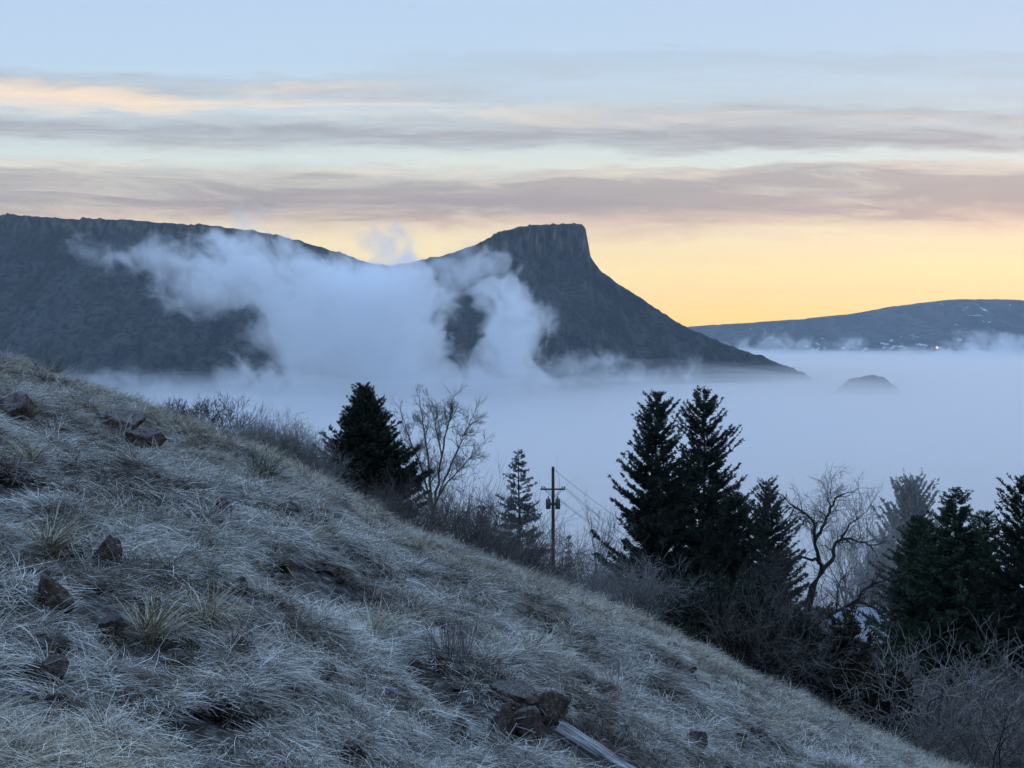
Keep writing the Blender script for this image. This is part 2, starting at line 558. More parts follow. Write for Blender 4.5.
fog_body('valley_fog', 0.0, 0.0013, 'thin_fog', 0.6, 'smooth bank of pale fog filling the valley under the mesa', 91, 7.0, 190.0)
fog_body('valley_fog', 14.0, 0.008, 'dense_fog', 0.6, 'dense heart of the fog bank lying low in the valley', 191, 5.0, 260.0)
fog_body('valley_fog', -9.0, 0.0008, 'thinner_fog', 0.6, 'thin uneven veil on top of the fog bank', 291, 13.0, 150.0)
fog_body('valley_fog', -18.0, 0.0005, 'thinnest_fog', 0.6, 'faintest highest veil drifting over the fog bank', 391, 20.0, 210.0)

# steam: billows rising from the fog, a voxel density made with fields
YS = 1450.0
def sp(px, py):
    return ((px - 512) / F * YS, YS, EYE - (py - HZ) / F * YS)
#        px   py   rx  ry  weight
THICK = [(345, 338, 84, 60), (312, 298, 66, 36), (385, 325, 58, 56), (262, 264, 40, 24), (412, 350, 38, 42), (236, 250, 26, 16),
         (352, 290, 54, 22), (400, 295, 40, 34), (365, 384, 110, 24), (225, 278, 34, 18), (300, 330, 34, 34), (514, 338, 28, 48),
         (506, 298, 22, 26), (528, 322, 16, 22), (520, 374, 34, 18), (440, 388, 60, 12), (250, 290, 30, 18)]
THIN = [(182, 266, 52, 20), (140, 256, 46, 15), (100, 249, 30, 10), (215, 290, 60, 26), (380, 243, 34, 24), (410, 256, 28, 14), (250, 222, 14, 16),
        (474, 272, 30, 28), (450, 285, 20, 34), (440, 268, 28, 20), (468, 254, 22, 15), (500, 268, 20, 24), (542, 318, 14, 14), (484, 362, 26, 24),
        (592, 364, 46, 15), (262, 330, 24, 24), (640, 374, 60, 8), (230, 240, 44, 15), (300, 258, 24, 10), (120, 383, 50, 7), (560, 380, 60, 9), (650, 380, 60, 7), (345, 250, 16, 10)]


def steam(name, thick, thin, lo_px, hi_px, res, seed, label, YS=1450.0, k=1.0, strength=1.0):
    PXM = YS / F
    def sp(px, py):
        return ((px - 512) / F * YS, YS, EYE - (py - HZ) / F * YS)
    (x0, _, z1), (x1, _, z0) = sp(*lo_px), sp(*hi_px)
    hd = 85.0 * k
    tree = bpy.data.node_groups.new(name + '_nodes', 'GeometryNodeTree')
    tree.interface.new_socket('Geometry', in_out='OUTPUT', socket_type='NodeSocketGeometry')
    g = NT(tree)
    P_ = g.new('GeometryNodeInputPosition').outputs[0]
    ofs = g.comb(seed * 31.0, 7.0, 0.0)
    q = g.vm('ADD', P_, ofs)
    wn = g.new('ShaderNodeTexNoise'); wn.inputs['Scale'].default_value = 1 / (60.0 * k); wn.inputs['Detail'].default_value = 2
    g.put(wn.inputs['Vector'], q)
    warp = g.vm('SCALE', g.vm('SUBTRACT', wn.outputs['Color'], (0.5, 0.5, 0.5)), 40.0 * k)
    Pw = g.vm('ADD', P_, warp)

    def field(blobs):
        acc = None
        rnd = random.Random(seed)
        for (px, py, rx, ry) in blobs:
            cx, cyy, cz = sp(px, py)
            rx *= PXM; ry *= PXM
            rd = min(42.0, max(12.0, 0.4 * (rx + ry)))
            v = g.vm('DIVIDE', g.vm('SUBTRACT', Pw, (cx, cyy + rnd.uniform(-14, 14), cz)), (rx, rd, ry))
            ln = g.vm('LENGTH', v, out=1)
            f = g.m('MULTIPLY', g.m('SUBTRACT', 1.0, ln), min(rx, ry))     # roughly metres inside
            acc = f if acc is None else g.m('SMOOTH_MAX', acc, f, 10.0)
        return acc
    n_big = g.noise(q, 1 / (52.0 * k), 8.0, 0.68, 0.7)
    n_fine = g.noise(q, 1 / (34.0 * k), 7.0, 0.70, 1.1)
    d1 = g.m('ADD', field(thick), g.m('MULTIPLY', g.m('SUBTRACT', n_big, 0.5), 120.0 * k))
    d1 = g.smooth(d1, -4.0 * k, 7.0 * k)
    d2 = g.m('ADD', field(thin), g.m('MULTIPLY', g.m('SUBTRACT', n_fine, 0.52), 95.0 * k))
    d2 = g.smooth(d2, -4.0 * k, 16.0 * k)
    dens = g.m('MAXIMUM', d1, g.m('MULTIPLY', d2, 0.62))
    x, y, z = g.sep(P_)
    dens = g.m('MULTIPLY', dens, g.smooth(z, z0, z0 + 12))
    vc = g.new('GeometryNodeVolumeCube')
    g.put(vc.inputs['Density'], dens)
    vc.inputs['Min'].default_value = (x0, YS - hd, z0)
    vc.inputs['Max'].default_value = (x1, YS + hd, z1)
    for nm, r_ in zip(('X', 'Y', 'Z'), ((x1 - x0) / res, 2 * hd / (res * 1.6), (z1 - z0) / res)):
        vc.inputs['Resolution ' + nm].default_value = int(r_)
    m, nt, out = new_mat('steam')
    v = nt.new('ShaderNodeVolumePrincipled')
    v.inputs['Color'].default_value = (0.995, 0.997, 1.0, 1)
    v.inputs['Anisotropy'].default_value = 0.35
    at_ = nt.new('ShaderNodeAttribute', attribute_name='density')
    v.inputs['Density Attribute'].default_value = ''
    nt.put(v.inputs['Density'], nt.m('MULTIPLY', at_.outputs['Fac'], STEAM_D * strength / k))
    nt.l.new(v.outputs[0], out.inputs['Volume'])
    sm = g.new('GeometryNodeSetMaterial')
    sm.inputs['Material'].default_value = m
    go = g.new('NodeGroupOutput')
    g.l.new(vc.outputs[0], sm.inputs[0])
    g.l.new(sm.outputs[0], go.inputs[0])
    vol = bpy.data.volumes.new(name)
    vol.materials.append(m)
    o = bpy.data.objects.new(name, vol)
    COL.objects.link(o)
    md = o.modifiers.new('steam', 'NODES')
    md.node_group = tree
    tag(o, label, 'steam', kind='stuff')
    return o


STEAM_D = 0.042
xs = np.linspace(-260, 330, 60); ys = np.linspace(92, 330, 50)
X, Y = np.meshgrid(xs, ys, indexing='ij')
tp = -(EYE - 4.0 + 0.100 * Y) + 1.8 * fbm(X / 30.0, Y / 30.0, 95, 3)
tp = np.where((Y <= 92.1) | (Y >= 329.9), -60.0, tp)
n = X.size; I = np.arange(n).reshape(X.shape)
q_ = np.stack([I[:-1, :-1], I[1:, :-1], I[1:, 1:], I[:-1, 1:]], -1).reshape(-1, 4)
ring = np.concatenate([I[:, 0], I[-1, 1:], I[-2::-1, -1], I[0, -2:0:-1]]); r2 = np.roll(ring, -1)
Vm = np.concatenate([np.stack([X, Y, tp], -1).reshape(-1, 3), np.stack([X, Y, np.full_like(X, -110.0)], -1).reshape(-1, 3)])
o = link('mist', mesh_np('mist', Vm, np.concatenate([q_, q_[:, ::-1] + n, np.stack([ring, ring + n, r2 + n, r2], -1)])), volume_mat('thin_mist', (0.99, 0.995, 1.0), 0.0022, 0.4))
tag(o, 'thin mist hanging among the farther trees down the slope', 'mist', kind='stuff')
steam('steam_plume', THICK, THIN, (55, 195), (700, 420), 1.9, 3, 'billowing pale steam rising out of the fog in front of the mesa')

steam('fog_wisps', [(1010, 354, 90, 6), (760, 358, 60, 5)],
      [(730, 352, 50, 8), (775, 350, 46, 10), (820, 353, 50, 7), (865, 352, 40, 6), (905, 354, 40, 7), (965, 349, 40, 10), (1005, 345, 44, 13), (1050, 344, 50, 14), (700, 346, 26, 7), (850, 345, 26, 6), (985, 339, 26, 7), (790, 344, 30, 7), (900, 356, 60, 6)],
      (640, 318), (1110, 368), 5.0, 8, 'torn wisps of fog drifting along the foot of the far hills', 4300.0, 1.5, 0.85)

# ------------------------------------------------------------------ builders
class Bld:
    """collects tubes and faces into one mesh"""
    def __init__(self):
        self.V = []; self.Q = []; self.n = 0; self.A = []

    def tube(self, pts, rad, sides=4, val=0.0):
        pts = np.asarray(pts, float); rad = np.asarray(rad, float)
        m = len(pts)
        t = np.gradient(pts, axis=0)
        t /= np.linalg.norm(t, axis=1)[:, None] + 1e-9
        ref = np.where(np.abs(t[:, 2:3]) > 0.9, np.array([[1.0, 0, 0]]), np.array([[0, 0, 1.0]]))
        u = np.cross(t, ref); u /= np.linalg.norm(u, axis=1)[:, None] + 1e-9
        v = np.cross(t, u)
        a = np.linspace(0, 2 * np.pi, sides, endpoint=False)
        ring = pts[:, None, :] + rad[:, None, None] * (np.cos(a)[None, :, None] * u[:, None, :] + np.sin(a)[None, :, None] * v[:, None, :])
        self.V.append(ring.reshape(-1, 3))
        i = np.arange(m * sides).reshape(m, sides) + self.n
        j = np.roll(i, -1, axis=1)
        self.Q.append(np.stack([i[:-1], j[:-1], j[1:], i[1:]], -1).reshape(-1, 4))
        self.A.append(np.full(m * sides, val))
        self.n += m * sides

    def quads(self, V, val=0.0):
        """V: (n,4,3)"""
        V = np.asarray(V, float)
        n = len(V)
        self.V.append(V.reshape(-1, 3))
        self.Q.append((np.arange(n * 4) + self.n).reshape(n, 4))
        self.A.append(np.repeat(val, 4) if np.ndim(val) else np.full(n * 4, val))
        self.n += n * 4

    def raw(self, V, Q, val=0.0):
        V = np.asarray(V, float)
        self.V.append(V); self.Q.append(np.asarray(Q) + self.n); self.A.append(np.full(len(V), val)); self.n += len(V)

    def box(self, lo, hi):
        (x0, y0, z0), (x1, y1, z1) = lo, hi
        self.raw([(x0, y0, z0), (x1, y0, z0), (x1, y1, z0), (x0, y1, z0), (x0, y0, z1), (x1, y0, z1), (x1, y1, z1), (x0, y1, z1)],
                 [(0, 3, 2, 1), (4, 5, 6, 7), (0, 1, 5, 4), (1, 2, 6, 5), (2, 3, 7, 6), (3, 0, 4, 7)])

    def mesh(self, name, mat=None, smooth=True):
        me = mesh_np(name, np.concatenate(self.V), np.concatenate(self.Q), smooth)
        at_ = me.attributes.new('tint', 'FLOAT', 'POINT')
        at_.data.foreach_set('value', np.concatenate(self.A).astype(np.float32))
        if mat:
            me.materials.append(mat)
        return me


def tint_mat(name, stops, rough=0.95, nscale=None, patch=None, patch_col=None, lo=0.5, hi=0.7):
    m, nt, out = new_mat(name)
    f = nt.new('ShaderNodeAttribute', attribute_name='tint').outputs['Fac']
    c = nt.ramp(f, stops)
    if patch:
        n = nt.noise(pos(nt), patch, 4, 0.6)
        c = nt.mix(nt.smooth(n, lo, hi), c, patch_col, 'MIX')
    bsdf(nt, out, c, rough, 0.1)
    return m

# ------------------------------------------------------------------ rocks
m_rock, nt, out = new_mat('dark_basalt')
p = nt.new('ShaderNodeTexCoord').outputs['Object']
n1 = nt.noise(p, 4.0, 6, 0.65)
n2 = nt.noise(p, 22.0, 5, 0.7)
c = nt.ramp(n1, [(0.3, (0.022, 0.018, 0.016)), (0.5, (0.090, 0.062, 0.048)), (0.7, (0.17, 0.128, 0.104))])
nz = nt.sep(nt.new('ShaderNodeNewGeometry').outputs['Normal'])[2]
fr_ = nt.m('MULTIPLY', nt.smooth(nz, 0.55, 0.95), nt.smooth(n2, 0.42, 0.66))
c = nt.mix(nt.m('MULTIPLY', fr_, 0.7), c, (0.34, 0.35, 0.35))
c = nt.mix(nt.smooth(nt.noise(p, 9.0, 4, 0.6), 0.64, 0.72), c, (0.15, 0.14, 0.08))
b = bsdf(nt, out, c, 0.92, 0.15)
bump(nt, b, nt.m('ADD', n1, nt.m('MULTIPLY', n2, 0.5)), 1.0, 0.03)

import bmesh
def rock_mesh(seed):
    r = np.random.default_rng(seed)
    bm = bmesh.new()
    bmesh.ops.create_icosphere(bm, subdivisions=5, radius=1.0)
    V = np.array([v_.co[:] for v_ in bm.verts])
    for _ in range(15):
        nn = r.normal(0, 1, 3); nn /= np.linalg.norm(nn)
        dd_ = r.uniform(0.55, 0.88)
        t = V @ nn
        V = V - np.where(t > dd_, t - dd_, 0)[:, None] * nn[None, :] * 0.95
    s = 1 + 0.16 * fbm(V[:, 0] * 2 + seed, V[:, 1] * 2 + V[:, 2] * 1.3, seed, 3) + 0.10 * fbm(V[:, 0] * 6 + V[:, 2] * 3, V[:, 1] * 7 - V[:, 2] * 5, seed + 3, 3) + 0.05 * fbm(V[:, 0] * 15 - V[:, 2] * 9, V[:, 1] * 15 + V[:, 2] * 11, seed + 5, 3)
    V = V * s[:, None]
    V = V / np.abs(V).max(0)
    for v_, co in zip(bm.verts, V):
        v_.co = co
    me_ = bpy.data.meshes.new('rock')
    bm.to_mesh(me_); bm.free()
    for pl in me_.polygons:
        pl.use_smooth = True
    me_.materials.append(m_rock)
    return me_


ROCKS = [
    # px, py(centre), w, h in px, label
    (16, 412, 52, 34, 'broad dark rock outcrop at the far left edge of the hillside, under the crest grass'),
    (38, 432, 34, 22, 'lower dark rock against the broad outcrop at the far left edge'),
    (113, 424, 62, 30, 'largest dark outcrop slab high on the slope below the crest, at its upper left'),
    (143, 442, 40, 26, 'lower right end of the large dark outcrop below the crest'),
    (96, 440, 42, 22, 'low dark rock under the left part of the large outcrop'),
    (124, 404, 34, 15, 'dark humped rock standing on the crest against the fog, above the large outcrop'),
    (206, 434, 24, 18, 'left and pointed of two dark rocks on the crest beside the bare saplings'),
    (226, 437, 22, 13, 'right and lower of two dark rocks on the crest beside the bare saplings'),
    (75, 476, 20, 9, 'small flat dark rock in the grass below the large outcrop'),
    (48, 606, 46, 32, 'rounded dark boulder in the grass near the left edge'),
    (106, 561, 34, 28, 'upright brown rock in the matted grass right of the yellow stalks'),
    (110, 631, 34, 18, 'brown grass covered rock right of the rounded dark boulder'),
    (178, 674, 38, 26, 'square dark rock sticking out of the grass in the lower left'),
    (60, 710, 42, 17, 'flat wedge of dark rock lying low near the bottom left corner'),
    (236, 592, 24, 18, 'dark rock half hidden beside the pale bunch of grass'),
    (252, 716, 26, 20, 'small dark rock by the tan grass tuft near the bottom'),
    (280, 585, 26, 12, 'low brown rock right of the pale bunch of grass'),
    (512, 702, 56, 22, 'long dark slab topmost of the rocks above the log'),
    (552, 716, 34, 30, 'dark leaning block right of the long slab, above the log'),
    (502, 734, 28, 32, 'reddish square block left of the log'),
    (528, 738, 36, 30, 'dark split block between the reddish block and the log'),
    (458, 731, 22, 12, 'small reddish stone left of the blocks beside the log'),
    (352, 760, 26, 18, 'brown rock at the bottom edge left of the centre'),
    (384, 745, 20, 14, 'small dark stone above the brown rock at the bottom edge'),
    (648, 712, 15, 13, 'small black stone alone in the grass right of the log'),
    (634, 685, 20, 9, 'low grey stone up the slope from the small black stone'),
    (651, 660, 16, 11, 'dark round stone highest on the slope near the dark spruces'),
    (690, 682, 20, 9, 'flat dark stone in the short row of stones below the spruces'),
    (703, 690, 18, 9, 'last flat stone down the short row below the spruces'),
    (728, 680, 18, 7, 'thin flat stone right of the short row of stones below the spruces'),
    (538, 629, 30, 7, 'thin dark stone ledge below the utility pole'),
    (694, 752, 26, 22, 'brown humped rock under dead grass near the bottom, right of the log'),
    (570, 604, 9, 6, 'tiny dark stone on the crest at the foot of the utility pole'),
    (365, 600, 26, 10, 'low dark rock in the middle of the slope under the dark spruce'),
    (330, 572, 24, 9, 'dark flat rock in the grass below the round dark spruce'),
    (440, 700, 22, 10, 'small dark stone above the reddish stone'),
]
ROCK_AT = []
for i, (px, py, w, h, lab) in enumerate(ROCKS):
    c_ = hit(px, py + h * 0.35)
    o = link('rock', rock_mesh(500 + i))
    sw = w / F * c_.y / 2; sh = h / F * c_.y * (0.72 if py < 460 else 1.0)
    rr_ = random.Random(i)
    ROCK_AT.append((c_.x, c_.y, sw))
    o.scale = (sw * 1.02, sw * rr_.uniform(0.7, 1.0), sh * 0.85)
    o.location = c_ + Vector((0, 0.3 * sw, sh * 0.42))
    o.rotation_euler = (rr_.uniform(-0.12, 0.12), 0.18 + rr_.uniform(-0.15, 0.2), rr_.uniform(-0.3, 0.3))
    tag(o, lab, 'rock', group='rocks in the grass')

# smaller stones, one by one
STONES = [rock_mesh(900 + i) for i in range(7)]
rs = random.Random(12)
for i in range(95):
    px = rs.uniform(10, 880)
    sky_ = float(np.interp(px, SKY_PX, SKY_PY))
    py = sky_ + 14 + (760 - sky_) * rs.uniform(0.02, 0.98) ** 1.1
    if py > 764:
        continue
    c_ = hit(px, py)
    w = rs.uniform(0.06, 0.15) * (0.55 + c_.y / 32.0)
    o = link('stone', rs.choice(STONES))
    o.scale = (w, w * rs.uniform(0.7, 1), w * rs.uniform(0.55, 0.8))
    o.location = c_ + Vector((0, 0, w * 0.6))
    o.rotation_euler = (rs.uniform(-0.3, 0.3), rs.uniform(-0.2, 0.4), rs.uniform(0, 6.28))
    ROCK_AT.append((c_.x, c_.y, w * 0.9))
    tag(o, 'small dark reddish stone half buried in the matted grass of the slope', 'stone', group='small stones scattered over the slope')

# ------------------------------------------------------------------ grass
m_grass, nt, out = new_mat('frosted_grass')
f = nt.new('ShaderNodeAttribute', attribute_name='tint').outputs['Fac']
p = pos(nt)
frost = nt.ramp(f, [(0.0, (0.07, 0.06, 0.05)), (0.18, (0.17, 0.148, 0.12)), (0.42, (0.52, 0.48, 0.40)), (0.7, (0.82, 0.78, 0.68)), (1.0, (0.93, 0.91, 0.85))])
straw = nt.ramp(f, [(0.0, (0.07, 0.055, 0.04)), (0.2, (0.19, 0.15, 0.095)), (0.5, (0.56, 0.475, 0.33)), (0.8, (0.80, 0.71, 0.54)), (1.0, (0.90, 0.83, 0.68))])
rust = nt.ramp(f, [(0.0, (0.05, 0.038, 0.032)), (0.4, (0.15, 0.112, 0.088)), (0.8, (0.33, 0.27, 0.225)), (1.0, (0.48, 0.43, 0.37))])
ns = nt.noise(p, 0.55, 5, 0.65)
nr = nt.noise(nt.vm('ADD', p, (31.0, 4.0, 2.0)), 0.8, 5, 0.7)
x_, y_, z_ = nt.sep(p)
crest = nt.smooth(y_, 12.0, 30.0, -0.03, 0.13)
c = nt.mix(nt.smooth(nt.m('ADD', ns, crest), 0.50, 0.68, 0.0, 0.85), frost, straw)
c = nt.mix(nt.smooth(nr, 0.51, 0.62, 0.0, 0.9), c, rust)
mot = nt.m('ADD', nt.m('MULTIPLY', nt.noise(nt.vm('ADD', p, (5.0, 9.0, 1.0)), 2.2, 3, 0.6), 0.6), nt.m('MULTIPLY', nt.noise(p, 6.5, 3, 0.6), 0.4))
c = nt.mix(nt.smooth(mot, 0.40, 0.52, 0.62, 0.0), c, (0.10, 0.085, 0.07))
bsdf(nt, out, c, 0.9, 0.15)

rng = np.random.default_rng(5)
gcol = bpy.data.collections.new('grass_sources')


def blades(n, L, rb, el0, el1, az_sd, width, seed, seg=5, frostiness=0.5, curl=0.5):
    r = np.random.default_rng(seed)
    B = Bld()
    Lb = L * r.uniform(0.55, 1.15, n)
    az = r.normal(0, az_sd, n)
    e0 = np.radians(r.normal(el0, 16, n)); e1 = np.radians(r.normal(el1, 18, n))
    br = rb * np.sqrt(r.uniform(0, 1, n)); ba = r.uniform(0, 2 * np.pi, n)
    p = np.stack([br * np.cos(ba), br * np.sin(ba), np.full(n, -0.03)], -1)
    dz = r.normal(0, curl, n)
    tint = np.clip(r.beta(2.0, 2.4, n) + (frostiness - 0.5), 0, 1)
    dark = r.uniform(0, 1, n) < 0.22
    tint = np.where(dark, tint * 0.35, tint)
    P = [p]
    for i in range(seg):
        t = (i + 0.5) / seg
        e = e0 + (e1 - e0) * t ** 0.8
        a = az + dz * t
        st = np.stack([np.cos(e) * np.cos(a), np.cos(e) * np.sin(a), np.sin(e)], -1)
        p = p + st * (Lb / seg)[:, None]
        p[:, 2] = np.maximum(p[:, 2], 0.008)
        P.append(p)
    P = np.stack(P, 1)                                  # n, seg+1, 3
    side = np.stack([-np.sin(az), np.cos(az), r.normal(0, 0.5, n)], -1)
    side /= np.linalg.norm(side, axis=1)[:, None]
    w = width * r.uniform(0.6, 1.4, n)[:, None] * np.linspace(1, 0.25, seg + 1)[None, :] ** 0.7
    A_ = P - side[:, None, :] * w[..., None] * 0.5
    C_ = P + side[:, None, :] * w[..., None] * 0.5
    V = np.stack([A_, C_], 2).reshape(-1, 3)            # n*(seg+1)*2
    i = (np.arange(n)[:, None] * (seg + 1) + np.arange(seg)[None, :]) * 2
    Q = np.stack([i, i + 1, i + 3, i + 2], -1).reshape(-1, 4)
    B.raw(V, Q)
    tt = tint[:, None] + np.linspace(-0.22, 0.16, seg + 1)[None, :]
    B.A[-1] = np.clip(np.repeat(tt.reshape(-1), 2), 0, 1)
    return B


SRC = []
def src(Bv):
    k = len(SRC)
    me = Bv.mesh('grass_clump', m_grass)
    o = bpy.data.objects.new('grass_clump_%02d' % k, me)
    gcol.objects.link(o)
    SRC.append(o)


for s in range(8):      # matted, lying over
    src(blades(130, 0.30, 0.17, 30, -16, 0.75, 0.0036, 100 + s, curl=1.3, frostiness=0.56, seg=4))
for s in range(4):      # short tangled thatch
    src(blades(150, 0.19, 0.22, 24, -8, 2.4, 0.0034, 200 + s, curl=1.6, frostiness=0.47, seg=3))
for s in range(4):      # standing bunches
    src(blades(80, 0.34, 0.07, 62, 0, 1.1, 0.0034, 300 + s, curl=0.6, frostiness=0.56, seg=4))
for s in range(3):      # wispy stalks
    src(blades(10, 0.42, 0.12, 66, 40, 1.2, 0.0030, 400 + s, curl=0.4, frostiness=0.6, seg=3))
for s in range(3):      # dark dead forbs
    src(blades(120, 0.17, 0.18, 45, 5, 2.5, 0.0042, 450 + s, curl=1.2, frostiness=0.15, seg=3))


# tussocks: every one throws its blades outward and downhill, bare gaps stay between them
M = 11500
vc_ = rng.uniform(0, 1, M)
Yc = 2.6 + (48.0 - 2.6) * vc_ ** 1.3
Xc = rng.uniform(-0.56, 0.56, M) * Yc
dc = fbm(Xc * 0.9, Yc * 0.9, 131, 4) + 0.6 * fbm(Xc * 2.2, Yc * 2.2, 135, 2)
kc = rng.uniform(0, 1, M) < np.clip(0.62 + 3.6 * (dc + 0.06), 0.03, 1)
Xc, Yc = Xc[kc], Yc[kc]
size = rng.uniform(0.6, 1.5, len(Xc)) * np.clip(0.62 + Yc / 28.0, 0.7, 1.15)
per = 6
ox = rng.normal(0, 0.12, (len(Xc), per)) * size[:, None]; oy = rng.normal(0, 0.12, (len(Xc), per)) * size[:, None]
Xt = (Xc[:, None] + ox).ravel(); Yt = (Yc[:, None] + oy).ravel()
sc_t = np.repeat(size, per) * 0.95
lift_t = (0.09 * size[:, None] * np.exp(-(ox ** 2 + oy ** 2) / (0.14 * size[:, None]) ** 2)).ravel()
yaw_t = np.arctan2(oy - 0.03, ox + 0.11).ravel()
nt_ = len(Xt)
N0 = 24000
Yb_ = 2.6 + (50.0 - 2.6) * rng.uniform(0, 1, N0) ** 1.25
Xb_ = rng.uniform(-0.56, 0.56, N0) * Yb_
Xp = np.concatenate([Xt, Xb_]); Yp = np.concatenate([Yt, Yb_]); N = len(Xp)
size_all = np.concatenate([sc_t, rng.uniform(0.7, 1.2, N0) * np.clip(0.65 + Yb_ / 30.0, 0.72, 1.1)])
lift = np.concatenate([lift_t, np.zeros(N0)])
yaw = np.concatenate([yaw_t + rng.normal(0, 0.5, nt_), rng.uniform(-2.2, 1.6, N0)])
is_t = np.arange(N) < nt_
dn = fbm(Xp * 0.9, Yp * 0.9, 131, 4) + 0.5 * fbm(Xp * 2.5, Yp * 2.5, 133, 2)
keep = is_t | (rng.uniform(0, 1, N) < np.clip(0.55 + 3.5 * (dn + 0.08), 0.04, 1))
for (rx_, ry_, rs_) in ROCK_AT:
    ex = (Xp - rx_) / (rs_ * 1.0 + 0.10)
    ey = np.where(Yp < ry_, (ry_ - Yp) / (0.75 + 0.4 * rs_), (Yp - ry_) / (rs_ * 1.1))
    keep &= ~((ex ** 2 + ey ** 2 < 1) & (rng.uniform(0, 1, N) < 0.93))
_lg = hit(560, 748), hit(640, 800)
_t = np.clip((Xp - _lg[0].x) / (_lg[1].x - _lg[0].x), -0.1, 1.2)
keep &= ~((np.abs(Yp - (_lg[0].y + _t * (_lg[1].y - _lg[0].y)) + 0.20) < 0.42) & (Xp > _lg[0].x - 0.15) & (Xp < _lg[1].x + 0.3) & (rng.uniform(0, 1, N) < 0.85))
keep &= Xp < 13.5 + 0.08 * Yp
Xp, Yp = Xp[keep], Yp[keep]; dn = dn[keep]; size_all = size_all[keep]; lift = lift[keep]; yaw = yaw[keep]; is_t = is_t[keep]
n = len(Xp)
Zp = ground(Xp, Yp) + lift
e = 0.15
nx = -(ground(Xp + e, Yp) - ground(Xp - e, Yp)) / (2 * e)
ny = -(ground(Xp, Yp + e) - ground(Xp, Yp - e)) / (2 * e)
yaw = yaw - 0.15 + 1.0 * fbm(Xp * 0.5, Yp * 0.5, 141, 3)
u = rng.uniform(0, 1, n)
up = fbm(Xp * 0.5, Yp * 0.5, 151, 3)
crestness = np.clip((Yp - 22) / 14, 0, 1)
idx = np.where(is_t, rng.integers(0, 8, n), rng.integers(8, 12, n))
idx = np.where(u > 0.92 - 0.08 * (up > 0.2) - 0.32 * crestness, rng.integers(12, 16, n), idx)
idx = np.where((dn < -0.06) & (rng.uniform(0, 1, n) < 0.65), rng.integers(19, 22, n), idx)
idx = np.where(u > 0.975 - 0.03 * crestness, rng.integers(16, 19, n), idx)
scl = size_all * (1 + 0.25 * np.clip((Yp - 10) / 25, 0, 1))
# tilt half way to the slope, then turn
nrm = np.stack([nx * 0.8, ny * 0.8, np.ones(n)], -1); nrm /= np.linalg.norm(nrm, axis=1)[:, None]
eul = np.zeros((n, 3))
for i in range(n):
    q = Vector((0, 0, 1)).rotation_difference(Vector(nrm[i])).to_matrix() @ Matrix.Rotation(yaw[i], 3, 'Z')
    eul[i] = q.to_euler()
me = bpy.data.meshes.new('grass')
me.vertices.add(n)
me.vertices.foreach_set('co', np.stack([Xp, Yp, Zp], -1).astype(np.float32).ravel())
for nm, ty, arr in (('rot', 'FLOAT_VECTOR', eul), ('scl', 'FLOAT', scl), ('pick', 'INT', idx)):
    at_ = me.attributes.new(nm, ty, 'POINT')
    at_.data.foreach_set('vector' if ty == 'FLOAT_VECTOR' else 'value', arr.astype(np.int32 if ty == 'INT' else np.float32).ravel())
me.materials.append(m_grass)
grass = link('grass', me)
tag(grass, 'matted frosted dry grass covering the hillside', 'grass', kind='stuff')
tree = bpy.data.node_groups.new('grass_nodes', 'GeometryNodeTree')
tree.interface.new_socket('Geometry', in_out='INPUT', socket_type='NodeSocketGeometry')
tree.interface.new_socket('Geometry', in_out='OUTPUT', socket_type='NodeSocketGeometry')
g = NT(tree)
gi = g.new('NodeGroupInput'); go = g.new('NodeGroupOutput')
ci = g.new('GeometryNodeCollectionInfo')
ci.inputs['Collection'].default_value = gcol
ci.inputs['Separate Children'].default_value = True
ci.inputs['Reset Children'].default_value = True
def named(nm, ty):
    a_ = g.new('GeometryNodeInputNamedAttribute', data_type=ty)
    a_.inputs['Name'].default_value = nm
    return a_.outputs[0]
ip = g.new('GeometryNodeInstanceOnPoints')
g.l.new(gi.outputs[0], ip.inputs['Points'])
g.l.new(ci.outputs[0], ip.inputs['Instance'])
ip.inputs['Pick Instance'].default_value = True
g.l.new(named('pick', 'INT'), ip.inputs['Instance Index'])
e2r = g.new('FunctionNodeEulerToRotation')
g.l.new(named('rot', 'FLOAT_VECTOR'), e2r.inputs[0])
g.l.new(e2r.outputs[0], ip.inputs['Rotation'])
g.l.new(named('scl', 'FLOAT'), ip.inputs['Scale'])
g.l.new(ip.outputs[0], go.inputs[0])
md = grass.modifiers.new('grass', 'NODES')
md.node_group = tree

# ------------------------------------------------------------------ bigger tufts that stand out
TUFTS = [
    (258, 487, 52, 34, 'g', 'dark green spiky grass clump below the crest, left of the round dark spruce'),
    (200, 636, 60, 46, 's', 'largest pale bunch of grass, fanning out in the lower left of the slope'),
    (372, 645, 26, 36, 's', 'narrow upright yellow grass tuft in the middle of the slope'),
    (448, 668, 62, 50, 'w', 'greyish purple dead weed standing just above the rocks in the middle'),
    (45, 560, 34, 40, 's', 'thin yellow stalks standing above the rounded boulder near the left edge'),
    (230, 728, 34, 24, 't', 'tan domed grass tuft near the bottom, beside a small dark rock'),
    (150, 648, 42, 46, 's', 'pale leaning grass tuft left of the largest bunch'),
    (130, 380, 22, 18, 's', 'sparse straw tuft on the crest just left of the humped rock'),
    (50, 377, 26, 26, 'g', 'dark green tuft on the crest at the far left'),
    (172, 425, 24, 22, 'w', 'brown weed on the crest beside the humped rock'),
    (690, 770, 40, 26, 't', 'brown dead grass tuft over the humped rock near the bottom'),
    (110, 640, 34, 22, 't', 'brown tuft draped over a rock right of the rounded boulder'),
    (318, 545, 46, 22, 's', 'straw coloured tuft in the upper middle of the slope'),
    (415, 560, 50, 26, 's', 'yellowish grass bunch under the bare trees on the crest'),
    (30, 470, 40, 30, 's', 'yellowish bunch of grass below the outcrop at the far left'),
]
